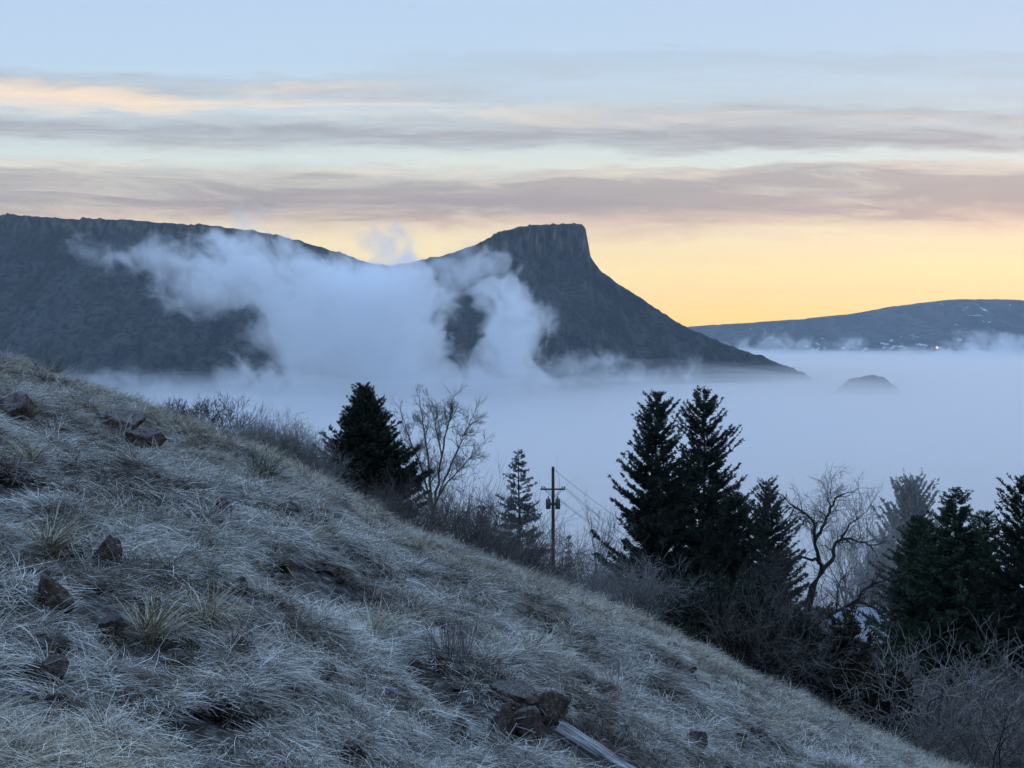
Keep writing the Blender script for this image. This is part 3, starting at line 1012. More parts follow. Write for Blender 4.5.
m_green = tint_mat('green_blades', [(0.0, (0.02, 0.025, 0.012)), (0.5, (0.075, 0.09, 0.04)), (1.0, (0.20, 0.21, 0.13))])
m_straw = tint_mat('straw_blades', [(0.0, (0.10, 0.08, 0.05)), (0.4, (0.34, 0.29, 0.18)), (1.0, (0.58, 0.54, 0.42))])
m_tan = tint_mat('tan_blades', [(0.0, (0.05, 0.04, 0.03)), (0.5, (0.17, 0.135, 0.10)), (1.0, (0.34, 0.30, 0.25))])
m_weed = tint_mat('dead_weed_stems', [(0.0, (0.06, 0.05, 0.05)), (0.5, (0.15, 0.125, 0.12)), (1.0, (0.36, 0.35, 0.35))])
TM = {'g': m_green, 's': m_straw, 't': m_tan, 'w': m_weed}
for i, (px, py, w, h, kind, lab) in enumerate(TUFTS):
    c_ = hit(px, py)
    H_ = h / F * c_.y * 1.1; Wd = w / F * c_.y
    if kind == 't':
        B = blades(260, H_ * 1.7, Wd * 0.25, 60, -30, 2.0, 0.005, 700 + i, frostiness=0.5)
    elif kind == 'w':
        B = blades(150, H_ * 1.25, Wd * 0.3, 66, 50, 2.0, 0.006, 700 + i, frostiness=0.55, curl=0.6)
    else:
        B = blades(240, H_ * 1.35, Wd * 0.16, 70, 30 if kind == 'g' else 20, 1.8, 0.0055 + 0.00015 * c_.y, 700 + i, frostiness=0.55, curl=0.4)
    o = link('dead_weed' if kind == 'w' else 'grass_tuft', B.mesh('tuft', TM[kind]))
    o.location = c_
    o.rotation_euler = (0, 0.15, 0.2 * i)
    tag(o, lab, 'weed' if kind == 'w' else 'grass tuft')

# ------------------------------------------------------------------ the weathered log
m_wood, nt, out = new_mat('weathered_wood')
p = nt.new('ShaderNodeTexCoord').outputs['Object']
x_, y_, z_ = nt.sep(p)
gr = nt.noise(nt.comb(nt.m('MULTIPLY', x_, 2.5), nt.m('MULTIPLY', y_, 45.0), nt.m('MULTIPLY', z_, 45.0)), 1.0, 5, 0.6, 0.3)
c = nt.ramp(gr, [(0.36, (0.03, 0.028, 0.027)), (0.48, (0.17, 0.165, 0.16)), (0.62, (0.40, 0.395, 0.38))])
b = bsdf(nt, out, c, 0.85, 0.2)
bump(nt, b, gr, 0.9, 0.02)
pA, pB = hit(560, 748), hit(640, 800)
dirv = (pB - pA)
Ll = 1.5
B = Bld()
na, ns_ = 24, 14
tt_ = np.linspace(0, Ll, na)
aa = np.linspace(0, 2 * np.pi, ns_, endpoint=False)
pr = np.array([1.0 + 0.30 * math.sin(3 * q + 0.7) * (0.5 if math.sin(q) > 0 else 1) - 0.12 * math.cos(2 * q) for q in aa])
Vv = []
for i, t in enumerate(tt_):
    rr_ = 0.062 * (1 + 0.06 * math.sin(t * 7) + 0.05 * math.sin(t * 17 + 1))
    rr_ *= 0.90 if i == 0 else 1.0
    for q, pq in zip(aa, pr):
        ed = 0.05 * math.sin(3 * q + 1) if i == 0 else 0.0
        Vv.append((t + ed, math.cos(q) * rr_ * pq * 1.35, math.sin(q) * rr_ * pq * 0.85))
Vv = np.array(Vv)
I = np.arange(na * ns_).reshape(na, ns_); J = np.roll(I, -1, 1)
Q = np.stack([I[:-1], J[:-1], J[1:], I[1:]], -1).reshape(-1, 4)
Vc = np.vstack([Vv, [[0.03, 0, 0]], [[Ll, 0, 0]]])
cap = [(I[0, i], na * ns_, I[0, (i + 1) % ns_], I[0, (i + 1) % ns_]) for i in range(ns_)]
capq = [(I[0, i], I[0, (i - 1) % ns_], na * ns_, I[0, (i + 1) % ns_]) for i in range(1, ns_, 2)]
capr = [(I[-1, i], I[-1, (i + 1) % ns_], na * ns_ + 1, I[-1, (i - 1) % ns_]) for i in range(1, ns_, 2)]
B.raw(Vc, np.concatenate([Q, np.array(capq), np.array(capr)]))
o = link('weathered_log', B.mesh('weathered_log', m_wood))
xd = dirv.normalized(); yd = Vector((0, 0, 1)).cross(xd).normalized(); zd = xd.cross(yd)
o.matrix_world = Matrix.Translation(pA + Vector((0, 0, 0.15))) @ Matrix((xd, yd, zd)).transposed().to_4x4()
tag(o, 'weathered grey split log lying in the grass at the bottom edge', 'log')

# ------------------------------------------------------------------ trees
m_bark = tint_mat('dark_bark', [(0.0, (0.032, 0.027, 0.025)), (0.5, (0.055, 0.048, 0.044)), (1.0, (0.10, 0.09, 0.087))], patch=14.0, patch_col=(0.025, 0.021, 0.019))
m_twig = tint_mat('frosted_twigs', [(0.0, (0.03, 0.025, 0.022)), (0.5, (0.065, 0.055, 0.048)), (1.0, (0.27, 0.255, 0.235))], patch=0.8, patch_col=(0.05, 0.042, 0.037))
m_brush = tint_mat('brown_brush', [(0.0, (0.035, 0.027, 0.023)), (0.5, (0.07, 0.055, 0.046)), (1.0, (0.15, 0.13, 0.115))], patch=0.8, patch_col=(0.07, 0.055, 0.05))
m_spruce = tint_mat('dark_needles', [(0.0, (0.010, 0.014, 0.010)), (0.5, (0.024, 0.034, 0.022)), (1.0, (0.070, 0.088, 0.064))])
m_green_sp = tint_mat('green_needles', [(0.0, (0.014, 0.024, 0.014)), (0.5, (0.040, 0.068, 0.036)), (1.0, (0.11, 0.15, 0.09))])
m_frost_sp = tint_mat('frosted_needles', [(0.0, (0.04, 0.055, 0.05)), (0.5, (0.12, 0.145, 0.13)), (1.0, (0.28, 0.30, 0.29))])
m_juniper = tint_mat('juniper_needles', [(0.0, (0.014, 0.012, 0.009)), (0.5, (0.032, 0.030, 0.020)), (1.0, (0.075, 0.06, 0.04))])


def unit(v):
    return v / (np.linalg.norm(v) + 1e-9)


def conifer(h, rb, seed, mat, dens=1.0, up=0.25, bare=0.0, lean=0.0, spray=0.42, open_=0.0, top_gap=0.0, power=0.85):
    """tapered trunk with whorls of limbs; every limb carries many small flat sprays"""
    r = np.random.default_rng(seed)
    T = Bld(); C = Bld()
    nt_ = 14
    tz = np.linspace(0, h, nt_)
    tp = np.stack([lean * tz + 0.05 * np.sin(tz * 0.9 + seed), 0.05 * np.cos(tz * 0.7 + seed), tz], -1)
    T.tube(tp, 0.022 * h * (1 - tz / h) ** 0.9 * 0.55 + 0.012, 8)
    z = h * (0.04 + bare)
    zw = 0.0
    while z < h * 0.985:
        t = z / h
        Lm = rb * ((1 - t) ** power) * (1 - 0.35 * max(0, 0.12 - t) / 0.12) + 0.14
        nb = max(3, int(round((4 + 4 * (1 - t)) * dens)))
        a0 = r.uniform(0, 6.28)
        for b_ in range(nb):
            if r.uniform() < open_:
                continue
            az = a0 + b_ * 6.283 / nb + r.normal(0, 0.25)
            L = Lm * (r.uniform(0.5, 1.02) if r.uniform() > 0.07 else r.uniform(1.0, 1.1)) * (1 + 0.16 * math.sin(az * 2 + z * 1.3 + seed))
            el = min(0.95, -0.22 * (1 - t) + up * t * 1.4 + r.normal(0, 0.12) + 0.1)
            m = 6
            s = np.linspace(0, 1, m)
            hz = L * s
            zz = z + r.normal(0, 0.16 + 0.012 * h) * (1 - 0.6 * t) + L * (math.tan(el) * s - 0.30 * s * (1 - t * 0.6) * (1 - s) + (0.10 + 0.22 * up) * s ** 2.4)
            px_, py_, _ = tp[min(nt_ - 1, int(t * nt_))]
            bp = np.stack([px_ + np.cos(az) * hz, py_ + np.sin(az) * hz, zz], -1)
            C.tube(bp, np.linspace(0.028 * (L + 0.3) * 0.5, 0.006, m), 3, 0.1)
            # sprays
            ns = int(max(8, L / 0.062 * dens))
            ss = r.uniform(0.12, 1.0, ns) ** 0.8
            base = np.stack([np.interp(ss, s, bp[:, i]) for i in range(3)], -1)
            fwd = unit(bp[-1] - bp[0])
            side = unit(np.cross(fwd, [0, 0, 1]))
            sg = np.where(r.uniform(0, 1, ns) < 0.5, 1, -1)
            dirs = fwd[None] * r.uniform(0.5, 1.2, ns)[:, None] + side[None] * (sg * r.uniform(0.25, 1.0, ns))[:, None] + np.array([0, 0, 1.0])[None] * r.normal(0.12 + 0.25 * up, 0.28, ns)[:, None]
            dirs /= np.linalg.norm(dirs, axis=1)[:, None]
            ln = spray * r.uniform(0.5, 1.2, ns) * (0.55 + 0.6 * (1 - t)) * (1.15 - 0.5 * ss)
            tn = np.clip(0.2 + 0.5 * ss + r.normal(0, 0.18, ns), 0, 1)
            for rep in range(7):                       # each spray is a little brush of needles
                dv = dirs + r.normal(0, 0.38, (ns, 3)); dv /= np.linalg.norm(dv, axis=1)[:, None]
                wv = np.cross(dv, r.normal(0, 1, (ns, 3))); wv /= np.linalg.norm(wv, axis=1)[:, None] + 1e-9
                l_ = (ln * r.uniform(0.55, 1.0, ns))[:, None]
                w_ = l_ * 0.125
                st_ = base + dirs * (ln * r.uniform(0, 0.45, ns))[:, None]
                Vq = np.stack([st_ - wv * w_ * 0.35, st_ + dv * l_ * 0.5 - wv * w_, st_ + dv * l_, st_ + dv * l_ * 0.5 + wv * w_], 1)
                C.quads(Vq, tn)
        z += h * 0.021 * (0.75 + 0.5 * r.uniform()) * (1 + 0.5 * (1 - t)) / max(0.7, dens ** 0.5)
    # leader
    C.tube(tp[-2:], [0.03, 0.012], 3, 0.1)
    for q in range(10):
        pz = h * r.uniform(0.93, 1.0)
        base = np.array([[lean * pz, 0, pz]])
        dv = np.array([[r.normal(0, 0.6), r.normal(0, 0.6), 0.8]]); dv /= np.linalg.norm(dv)
        wv = np.cross(dv, r.normal(0, 1, (1, 3))); wv /= np.linalg.norm(wv)
        l_ = 0.28
        C.quads(np.stack([base - wv * 0.01, base + dv * l_ * 0.5 - wv * 0.03, base + dv * l_, base + dv * l_ * 0.5 + wv * 0.03], 1), 0.6)
    return T.mesh('trunk', m_bark), C.mesh('crown', mat, smooth=False)


def plant_conifer(px, top, Y, width, seed, mat, label, name='spruce_tree', **kw):
    c_ = at(px, Y)
    h = (EYE - (top - HZ) / F * Y) - c_.z
    rb = width / F * Y / 2
    t, c = conifer(h, rb, seed, mat, **kw)
    e_ = empty(name, c_)
    link('trunk', t, None, e_); link('crown', c, None, e_)
    tag(e_, label, 'tree', group='conifers along the hillside')
    return e_


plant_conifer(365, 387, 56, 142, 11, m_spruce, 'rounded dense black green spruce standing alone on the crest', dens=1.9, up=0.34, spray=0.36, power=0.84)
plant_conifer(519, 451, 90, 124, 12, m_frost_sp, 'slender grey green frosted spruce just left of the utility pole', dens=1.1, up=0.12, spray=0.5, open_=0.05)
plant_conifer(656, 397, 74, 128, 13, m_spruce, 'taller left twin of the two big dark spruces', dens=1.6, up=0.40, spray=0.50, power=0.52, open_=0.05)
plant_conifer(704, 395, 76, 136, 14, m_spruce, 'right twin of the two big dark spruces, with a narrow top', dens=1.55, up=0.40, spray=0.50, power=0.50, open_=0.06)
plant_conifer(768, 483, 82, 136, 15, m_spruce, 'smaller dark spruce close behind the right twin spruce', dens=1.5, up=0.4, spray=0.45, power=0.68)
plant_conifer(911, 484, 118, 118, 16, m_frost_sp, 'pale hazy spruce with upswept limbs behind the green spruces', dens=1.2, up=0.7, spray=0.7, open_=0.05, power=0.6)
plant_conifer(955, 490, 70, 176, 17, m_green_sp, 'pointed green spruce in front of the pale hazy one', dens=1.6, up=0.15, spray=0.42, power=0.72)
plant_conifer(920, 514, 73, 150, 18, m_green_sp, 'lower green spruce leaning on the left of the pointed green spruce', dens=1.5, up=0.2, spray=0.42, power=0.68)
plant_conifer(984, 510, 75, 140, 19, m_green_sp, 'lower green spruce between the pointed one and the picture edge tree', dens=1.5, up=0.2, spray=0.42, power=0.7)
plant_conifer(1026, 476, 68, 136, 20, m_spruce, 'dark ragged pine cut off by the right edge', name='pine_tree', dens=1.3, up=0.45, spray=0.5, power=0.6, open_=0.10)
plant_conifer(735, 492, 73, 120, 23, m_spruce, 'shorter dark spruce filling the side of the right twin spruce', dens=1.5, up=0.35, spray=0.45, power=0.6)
plant_conifer(569, 534, 112, 26, 21, m_spruce, 'tiny dark spruce right of the utility pole foot', dens=0.9, up=0.3, spray=0.35)
plant_conifer(483, 508, 84, 60, 22, m_spruce, 'small dark spruce among bare brush left of the slender frosted spruce', dens=1.0, up=0.3, spray=0.36)


def juniper(px, py, Y, w, h, seed, mat, label):
    """a bushy evergreen: several short stems and many needle sprays"""
    r = np.random.default_rng(seed)
    c_ = at(px, Y)
    top = EYE - (py - HZ) / F * Y
    H_ = top - c_.z; Rw = w / F * Y / 2
    T = Bld(); C = Bld()
    for s in range(46):
        az = r.uniform(0, 6.28); t1 = r.uniform(0.25, 1.0)
        out_ = Rw * math.sqrt(r.uniform(0.02, 1)) * (1 - 0.55 * t1 ** 2)
        tip = np.array([math.cos(az) * out_, math.sin(az) * out_, H_ * t1 * r.uniform(0.8, 1.0)])
        mid = tip * np.array([0.45, 0.45, 0.5]) + r.normal(0, 0.08, 3)
        pts = np.array([[0, 0, 0], mid, tip])
        (T if s < 6 else C).tube(pts, [0.05, 0.03, 0.01], 4, 0.2)
        ns = 110
        ss = r.uniform(0.25, 1.05, ns)
        base = np.stack([np.interp(ss, [0, 0.5, 1], pts[:, i]) for i in range(3)], -1) + r.normal(0, 0.13, (ns, 3))
        tn = np.clip(r.normal(0.5, 0.22, ns), 0, 1)
        for rep in range(4):
            dv = np.array([math.cos(az) * 0.6, math.sin(az) * 0.6, 0.8])[None] + r.normal(0, 0.55, (ns, 3)); dv /= np.linalg.norm(dv, axis=1)[:, None]
            wv = np.cross(dv, r.normal(0, 1, (ns, 3))); wv /= np.linalg.norm(wv, axis=1)[:, None] + 1e-9
            l_ = r.uniform(0.12, 0.34, ns)[:, None]; w_ = l_ * 0.12
            C.quads(np.stack([base - wv * w_ * 0.4, base + dv * l_ * 0.5 - wv * w_, base + dv * l_, base + dv * l_ * 0.5 + wv * w_], 1), tn)
    e_ = empty('juniper_bush', c_)
    link('trunk', T.mesh('trunk', m_bark), None, e_); link('crown', C.mesh('crown', mat, False), None, e_)
    tag(e_, label, 'bush')


juniper(846, 606, 48, 84, 70, 31, m_juniper, 'dark rusty juniper bush below the gnarled bare tree')
juniper(752, 574, 49, 96, 70, 32, m_spruce, 'black green juniper filling the foot of the right twin spruce')
juniper(702, 580, 48, 86, 60, 33, m_spruce, 'black green juniper between the feet of the twin spruces')
juniper(792, 604, 47, 80, 60, 34, m_spruce, 'dark juniper between the twin spruces and the gnarled bare tree')
juniper(888, 668, 44, 60, 40, 35, m_juniper, 'low olive juniper among frosted brush below the rusty one')
juniper(672, 592, 52, 70, 60, 36, m_spruce, 'dark juniper at the foot of the left twin spruce')
juniper(728, 612, 47, 70, 60, 37, m_juniper, 'low dark juniper at the grass edge below the twin spruces')


def grow(B, r, p, dv, L, rad, lev, maxlev, spread, tropism, nchild, wig, sides, store=None, rmin=0.0035):
    m = 5 if lev < 2 else 4
    pts = [np.array(p, float)]; dcur = np.array(dv, float)
    for i in range(m):
        dcur = unit(dcur + r.normal(0, wig, 3) + np.array([0, 0, tropism]))
        pts.append(pts[-1] + dcur * L / m)
    pts = np.array(pts)
    rt = np.linspace(rad, rad * (0.55 if lev < maxlev else 0.35), m + 1)
    (store if (store is not None and lev == 0) else B).tube(pts, rt, sides if lev < 2 else 3, min(1.0, 0.15 + 0.28 * lev + r.normal(0, 0.1)))
    if lev >= maxlev:
        return
    nc = nchild[lev] if lev < len(nchild) else nchild[-1]
    for c in range(nc):
        s = r.uniform(0.30, 0.98) if c > 0 else 1.0
        q = np.array([np.interp(s * m, np.arange(m + 1), pts[:, i]) for i in range(3)])
        k = min(m - 1, int(s * m))
        base = unit(pts[k + 1] - pts[k])
        ax = unit(np.cross(base, r.normal(0, 1, 3)))
        a_ = abs(r.normal(spread, 0.2)) * (0.4 if c == 0 else 1.0)
        nd = base * math.cos(a_) + ax * math.sin(a_)
        rr_ = np.interp(s, [0, 1], [rt[0], rt[-1]]) * (0.85 if c == 0 else 0.62)
        grow(B, r, q, nd, L * r.uniform(0.55, 0.82), max(rr_, rmin), lev + 1, maxlev, spread, tropism, nchild, wig, sides, store, rmin)


def bare_tree(px, top, Y, seed, label, name='bare_tree', mat=None, spread=0.45, trop=0.08, maxlev=5, stems=1, lfrac=0.36, nchild=(5, 4, 4, 3, 3), wig=0.12, rad=None, lean=0.0):
    mat = mat or m_bark
    c_ = at(px, Y)
    h = (EYE - (top - HZ) / F * Y) - c_.z
    r = np.random.default_rng(seed)
    T = Bld(); C = Bld()
    for s in range(stems):
        a = r.uniform(0, 0.8) + s * 6.283 / stems
        tilt = 0.05 if stems == 1 else r.uniform(0.12, 0.32)
        grow(C, r, (0.12 * math.cos(a) * (stems > 1), 0.12 * math.sin(a) * (stems > 1), -0.2), unit(np.array([math.cos(a) * tilt + lean, math.sin(a) * tilt, 1])),
             h * lfrac, rad or 0.017 * h, 0, maxlev, spread, trop, nchild, wig, 6, T, 0.00017 * Y)
    allv = np.concatenate([x for x in C.V])
    k_ = h / max(0.5, np.percentile(allv[:, 2], 99.7))
    for X in (T, C):
        X.V = [v_ * np.array([k_, k_, k_]) for v_ in X.V]
    e_ = empty(name, c_)
    link('trunk', T.mesh('trunk', mat), None, e_); link('crown', C.mesh('crown', mat), None, e_)
    tag(e_, label, 'tree')
    return e_


bare_tree(488, 456, 104, 42, 'bare spreading tree beside the slender frosted spruce', spread=0.6, trop=0.03, nchild=(5, 4, 4, 3, 2), wig=0.18, mat=m_bark)
bare_tree(584, 500, 118, 43, 'thin hazy bare tree just right of the utility pole', spread=0.5, trop=0.04, nchild=(5, 4, 4, 3, 2), lean=0.15)
bare_tree(868, 492, 112, 44, 'wide hazy bare tree behind the gnarled one', spread=0.5, trop=0.06, nchild=(6, 5, 4, 3, 2), mat=m_twig, lfrac=0.32)
bare_tree(845, 512, 125, 45, 'farther faint bare tree seen through the gnarled one', spread=0.5, trop=0.06, nchild=(6, 5, 4, 3, 2), mat=m_twig, lfrac=0.32)
bare_tree(892, 540, 118, 46, 'faint bare tree at the left of the pale hazy spruce', spread=0.5, trop=0.06, nchild=(6, 5, 4, 3, 2), mat=m_twig, lfrac=0.32)
bare_tree(203, 396, 46, 47, 'left of two leafless saplings on the crest above the pointed rocks', name='bare_sapling', stems=3, spread=0.62, trop=0.03, nchild=(5, 4, 3, 3), maxlev=4, rad=0.017, lfrac=0.42, wig=0.16, mat=m_bark)
bare_tree(226, 393, 47, 48, 'right of two leafless saplings on the crest above the pointed rocks', name='bare_sapling', stems=3, spread=0.62, trop=0.03, nchild=(5, 4, 3, 3), maxlev=4, rad=0.017, lfrac=0.42, wig=0.16, mat=m_bark)
bare_tree(178, 398, 44, 49, 'faint thin leafless sapling left of the pair on the crest', name='bare_sapling', stems=3, spread=0.62, trop=0.03, nchild=(5, 4, 3, 3), maxlev=4, rad=0.015, lfrac=0.42, wig=0.16, mat=m_bark)

# the gnarled tree: its main limbs follow the photograph, with their own depth
c_ = at(800, 62)
def gp(px, py, dy=0.0):
    Y = 62 + dy
    return np.array([(px - 512) / F * Y - c_.x, dy, EYE - (py - HZ) / F * Y - c_.z])
r = np.random.default_rng(77)
T = Bld(); C = Bld()
trunk = [np.array([-0.1, 0, -0.3]), gp(800, 660), gp(803, 632, 0.1), gp(809, 604, 0.2), gp(813, 586, 0.3), gp(822, 571, 0.2)]
T.tube(trunk, [0.30, 0.26, 0.23, 0.20, 0.18, 0.16], 8, 0.0)
LIMBS = [
    ([gp(822, 571, .2), gp(819, 557, .0), gp(815, 541, -.3), gp(815, 525, -.6), gp(806, 513, -.9), gp(789, 503, -1.3)], 0.10),
    ([gp(815, 541, -.3), gp(823, 527, .1), gp(829, 512, .5), gp(835, 498, .8), gp(846, 493, 1.1)], 0.075),
    ([gp(829, 512, .5), gp(828, 500, .2), gp(831, 488, .1)], 0.04),
    ([gp(822, 571, .2), gp(834, 558, .7), gp(834, 546, 1.1), gp(842, 537, 1.5), gp(858, 541, 2.1), gp(872, 545, 2.4)], 0.10),
    ([gp(842, 537, 1.5), gp(850, 525, 1.8), gp(862, 515, 1.6)], 0.05),
    ([gp(819, 562, 0), gp(805, 557, -.9), gp(796, 559, -1.4), gp(786, 566, -1.8)], 0.07),
    ([gp(804, 634, 0), gp(820, 622, -.9), gp(834, 612, -1.5), gp(855, 602, -2.1), gp(864, 590, -2.2), gp(880, 582, -2.4)], 0.11),
    ([gp(855, 602, -2.1), gp(868, 605, -2.6), gp(880, 612, -3.0)], 0.06),
    ([gp(803, 632, 0), gp(795, 615, .9), gp(783, 596, 1.5), gp(776, 580, 1.8)], 0.08),
    ([gp(834, 612, -1.5), gp(838, 598, -1.2), gp(838, 586, -1.0), gp(846, 574, -.8)], 0.05),
]
def limbs_out(C, r, limbs, taper, per, L, jit, trop, spread, nch, rmin, mid=0.26):
    """limbs along given bends, each set with branching twigs"""
    for pts, r0 in limbs:
        pts = np.array(pts)
        tq = np.linspace(0, len(pts) - 1, len(pts) * 3)
        P3 = np.stack([np.interp(tq, np.arange(len(pts)), pts[:, i]) for i in range(3)], -1)
        P3[1:-1] = (P3[:-2] + 2 * P3[1:-1] + P3[2:]) / 4 + r.normal(0, jit, P3[1:-1].shape)
        C.tube(P3, np.linspace(r0, r0 * taper, len(P3)), 6, 0.0)
        for k in range(int(3 + len(pts) * per)):
            s = (r.uniform(mid, 1.0) ** 0.8) * (len(P3) - 2); i = int(s)
            base = unit(P3[i + 1] - P3[i])
            ax = unit(np.cross(base, r.normal(0, 1, 3)))
            a_ = r.uniform(0.35, 0.9)
            grow(C, r, P3[i], unit(base * math.cos(a_) + ax * math.sin(a_)), r.uniform(*L), max(rmin * 1.6, r0 * 0.22), 1, 4, spread, trop, nch, 0.2, 4, None, rmin)
        grow(C, r, P3[-1], unit(P3[-1] - P3[-2]), L[1] * 0.9, r0 * taper, 1, 4, spread, trop, nch, 0.2, 4, None, rmin)


limbs_out(C, r, [(p_, r_ * 1.2) for p_, r_ in LIMBS], 0.28, 3.2, (0.40, 0.95), 0.035, 0.0, 0.6, (4, 4, 3, 2), 0.006)
e_ = empty('bare_tree', c_)
link('trunk', T.mesh('trunk', m_bark), None, e_); link('crown', C.mesh('crown', m_bark), None, e_)
tag(e_, 'gnarled black bare tree with crooked limbs right of the spruces', 'tree')

# the vase shaped tree right of the rounded spruce
m_grey = tint_mat('grey_bark', [(0.0, (0.06, 0.053, 0.048)), (0.5, (0.10, 0.09, 0.083)), (1.0, (0.16, 0.15, 0.14))], patch=10.0, patch_col=(0.045, 0.04, 0.036))
c_ = at(433, 78)
def gp(px, py, dy=0.0):
    Y = 78 + dy
    return np.array([(px - 512) / F * Y - c_.x, dy, EYE - (py - HZ) / F * Y - c_.z])
r = np.random.default_rng(78)
T = Bld(); C = Bld()
base_ = np.array([0.0, 0.0, -0.3])
T.tube([base_, gp(433, 530), gp(433, 512)], [0.20, 0.17, 0.15], 8, 0.0)
VASE = [
    ([gp(433, 514), gp(428, 492, -.3), gp(420, 465, -.6), gp(410, 440, -.9), gp(404, 420, -1.0)], 0.085),
    ([gp(433, 514), gp(431, 488, .4), gp(428, 455, .8), gp(423, 425, 1.0), gp(420, 404, 1.2)], 0.095),
    ([gp(433, 512), gp(437, 488, -.5), gp(442, 455, -1.0), gp(448, 425, -1.4), gp(452, 402, -1.5)], 0.10),
    ([gp(433, 512), gp(442, 485, .5), gp(455, 455, 1.1), gp(466, 432, 1.5), gp(473, 416, 1.7)], 0.085),
    ([gp(432, 508), gp(420, 485, .6), gp(405, 465, 1.2), gp(394, 450, 1.6), gp(388, 438, 1.8)], 0.065),
    ([gp(434, 505), gp(448, 482, -.6), gp(462, 466, -1.2), gp(476, 452, -1.7)], 0.065),
    ([gp(442, 455, -1.0), gp(436, 430, -1.5), gp(434, 410, -1.8)], 0.05),
]
limbs_out(C, r, VASE, 0.25, 4.6, (0.36, 0.80), 0.03, 0.05, 0.42, (4, 4, 3, 2), 0.010, 0.2)
e_ = empty('bare_tree', c_)
link('trunk', T.mesh('trunk', m_grey), None, e_); link('crown', C.mesh('crown', m_grey), None, e_)
tag(e_, 'tall vase shaped bare tree right of the rounded dark spruce', 'tree')

# ------------------------------------------------------------------ brush: bare shrubs, a few meshes copied many times
def shrub_mesh(seed, h, mat, stems=13, spread=0.62, levels=3, tilt=0.6, rad=0.016, nchild=(5, 4, 3)):
    r = np.random.default_rng(seed)
    B = Bld()
    for s in range(stems):
        a = r.uniform(0, 6.28); t_ = abs(r.normal(0, tilt))
        grow(B, r, (0.25 * math.cos(a) * r.uniform(), 0.25 * math.sin(a) * r.uniform(), -0.15), unit(np.array([math.cos(a) * t_, math.sin(a) * t_, 1])),
             h * r.uniform(0.25, 0.55), rad * r.uniform(0.7, 1.3), 0, levels, spread, 0.03, nchild, 0.26, 4, None, 0.0045)
    V = np.concatenate(B.V)
    k_ = h / np.percentile(V[:, 2], 99.5)
    B.V = [v_ * k_ for v_ in B.V]
    return B.mesh('bare_shrub', mat)


m_bold = tint_mat('pale_frosted_branches', [(0.0, (0.05, 0.042, 0.038)), (0.5, (0.115, 0.095, 0.08)), (1.0, (0.31, 0.28, 0.245))], patch=0.9, patch_col=(0.06, 0.05, 0.045))
SM = {'dark': [shrub_mesh(800 + i, 2.4, m_brush) for i in range(4)],
      'frost': [shrub_mesh(820 + i, 2.2, m_twig, rad=0.011, spread=0.6, stems=17) for i in range(5)],
      'bold': [shrub_mesh(860 + i, 2.6, m_bold, stems=9, spread=0.75, tilt=0.6, rad=0.024, nchild=(3, 3, 3)) for i in range(4)],
      'tall': [shrub_mesh(840 + i, 3.6, m_brush, stems=8, tilt=0.3, rad=0.024, spread=0.55) for i in range(3)]}
rb = random.Random(9)


def brush(px, top, Y, kind, label, group, wide=1.0):
    c_ = at(px, Y)
    h = max(0.6, (EYE - (top - HZ) / F * Y) - c_.z)
    me_ = rb.choice(SM[kind])
    s = h / {'dark': 2.4, 'frost': 2.2, 'tall': 3.6, 'bold': 2.6}[kind]
    o = link('bare_shrub', me_)
    o.location = c_
    o.scale = (s * wide, s * wide, s)
    o.rotation_euler = (0, 0, rb.uniform(0, 6.28))
    tag(o, label, 'shrub', group=group)


def rowof(x0, x1, n, tops, Yr, kind, label, group, wide=1.0, jit=8):
    for i in range(n):
        px = x0 + (x1 - x0) * (i + 0.5) / n + rb.uniform(-jit, jit)
        top = np.interp(px, [t[0] for t in tops], [t[1] for t in tops]) + rb.uniform(-jit, jit)
        brush(px, top, rb.uniform(*Yr), kind, label, group, wide)


G1 = 'leafless shrubs on the crest left of the rounded spruce'
rowof(236, 318, 14, [(236, 424), (275, 412), (300, 422), (320, 442)], (42, 50), 'frost', 'frosted leafless shrub on the crest left of the rounded dark spruce', G1, 0.8, 5)
rowof(150, 200, 4, [(150, 410), (200, 412)], (38, 42), 'frost', 'short leafless shrub on the crest beside the humped rock', 'short shrubs by the humped rock', 0.9, 5)
G2 = 'brown shrubs between the rounded spruce and the pole'
rowof(320, 400, 6, [(320, 484), (400, 484)], (44, 52), 'dark', 'brown shrub under the rounded dark spruce', 'brown shrubs under the rounded spruce', 0.8, 6)
rowof(395, 548, 17, [(395, 484), (430, 486), (470, 496), (500, 512), (530, 530), (555, 555)], (50, 74), 'dark', 'brown leafless shrub in the thicket below the vase shaped tree', G2, 0.9, 14)
rowof(455, 510, 3, [(400, 470), (480, 472), (525, 510)], (70, 84), 'tall', 'tall thin leafless shrub behind the brown thicket', 'tall shrubs behind the thicket', 0.9, 16)
G3 = 'grey shrubs between the pole and the twin spruces'
rowof(566, 650, 10, [(566, 550), (600, 530), (640, 535), (655, 550)], (88, 100), 'tall', 'grey leafless shrub between the utility pole and the twin spruces', G3, 1.0, 12)
rowof(575, 668, 8, [(575, 582), (620, 555), (665, 565), (690, 595)], (48, 60), 'frost', 'frosty shrub leaning over the crest in front of the left twin spruce', 'frosty shrubs before the left twin spruce', 1.0, 10)
G4 = 'dark shrubs at the feet of the spruces'
rowof(740, 800, 4, [(700, 610), (740, 590), (770, 570), (800, 600)], (46, 50), 'dark', 'dark leafless shrub at the foot of the twin spruces', G4, 1.0)
rowof(760, 865, 7, [(700, 668), (780, 684), (860, 716)], (37, 40), 'dark', 'low leafless shrub along the edge of the grass below the spruces', 'low shrubs along the grass edge', 1.0)
G5 = 'frosted brush in the draw at the lower right'
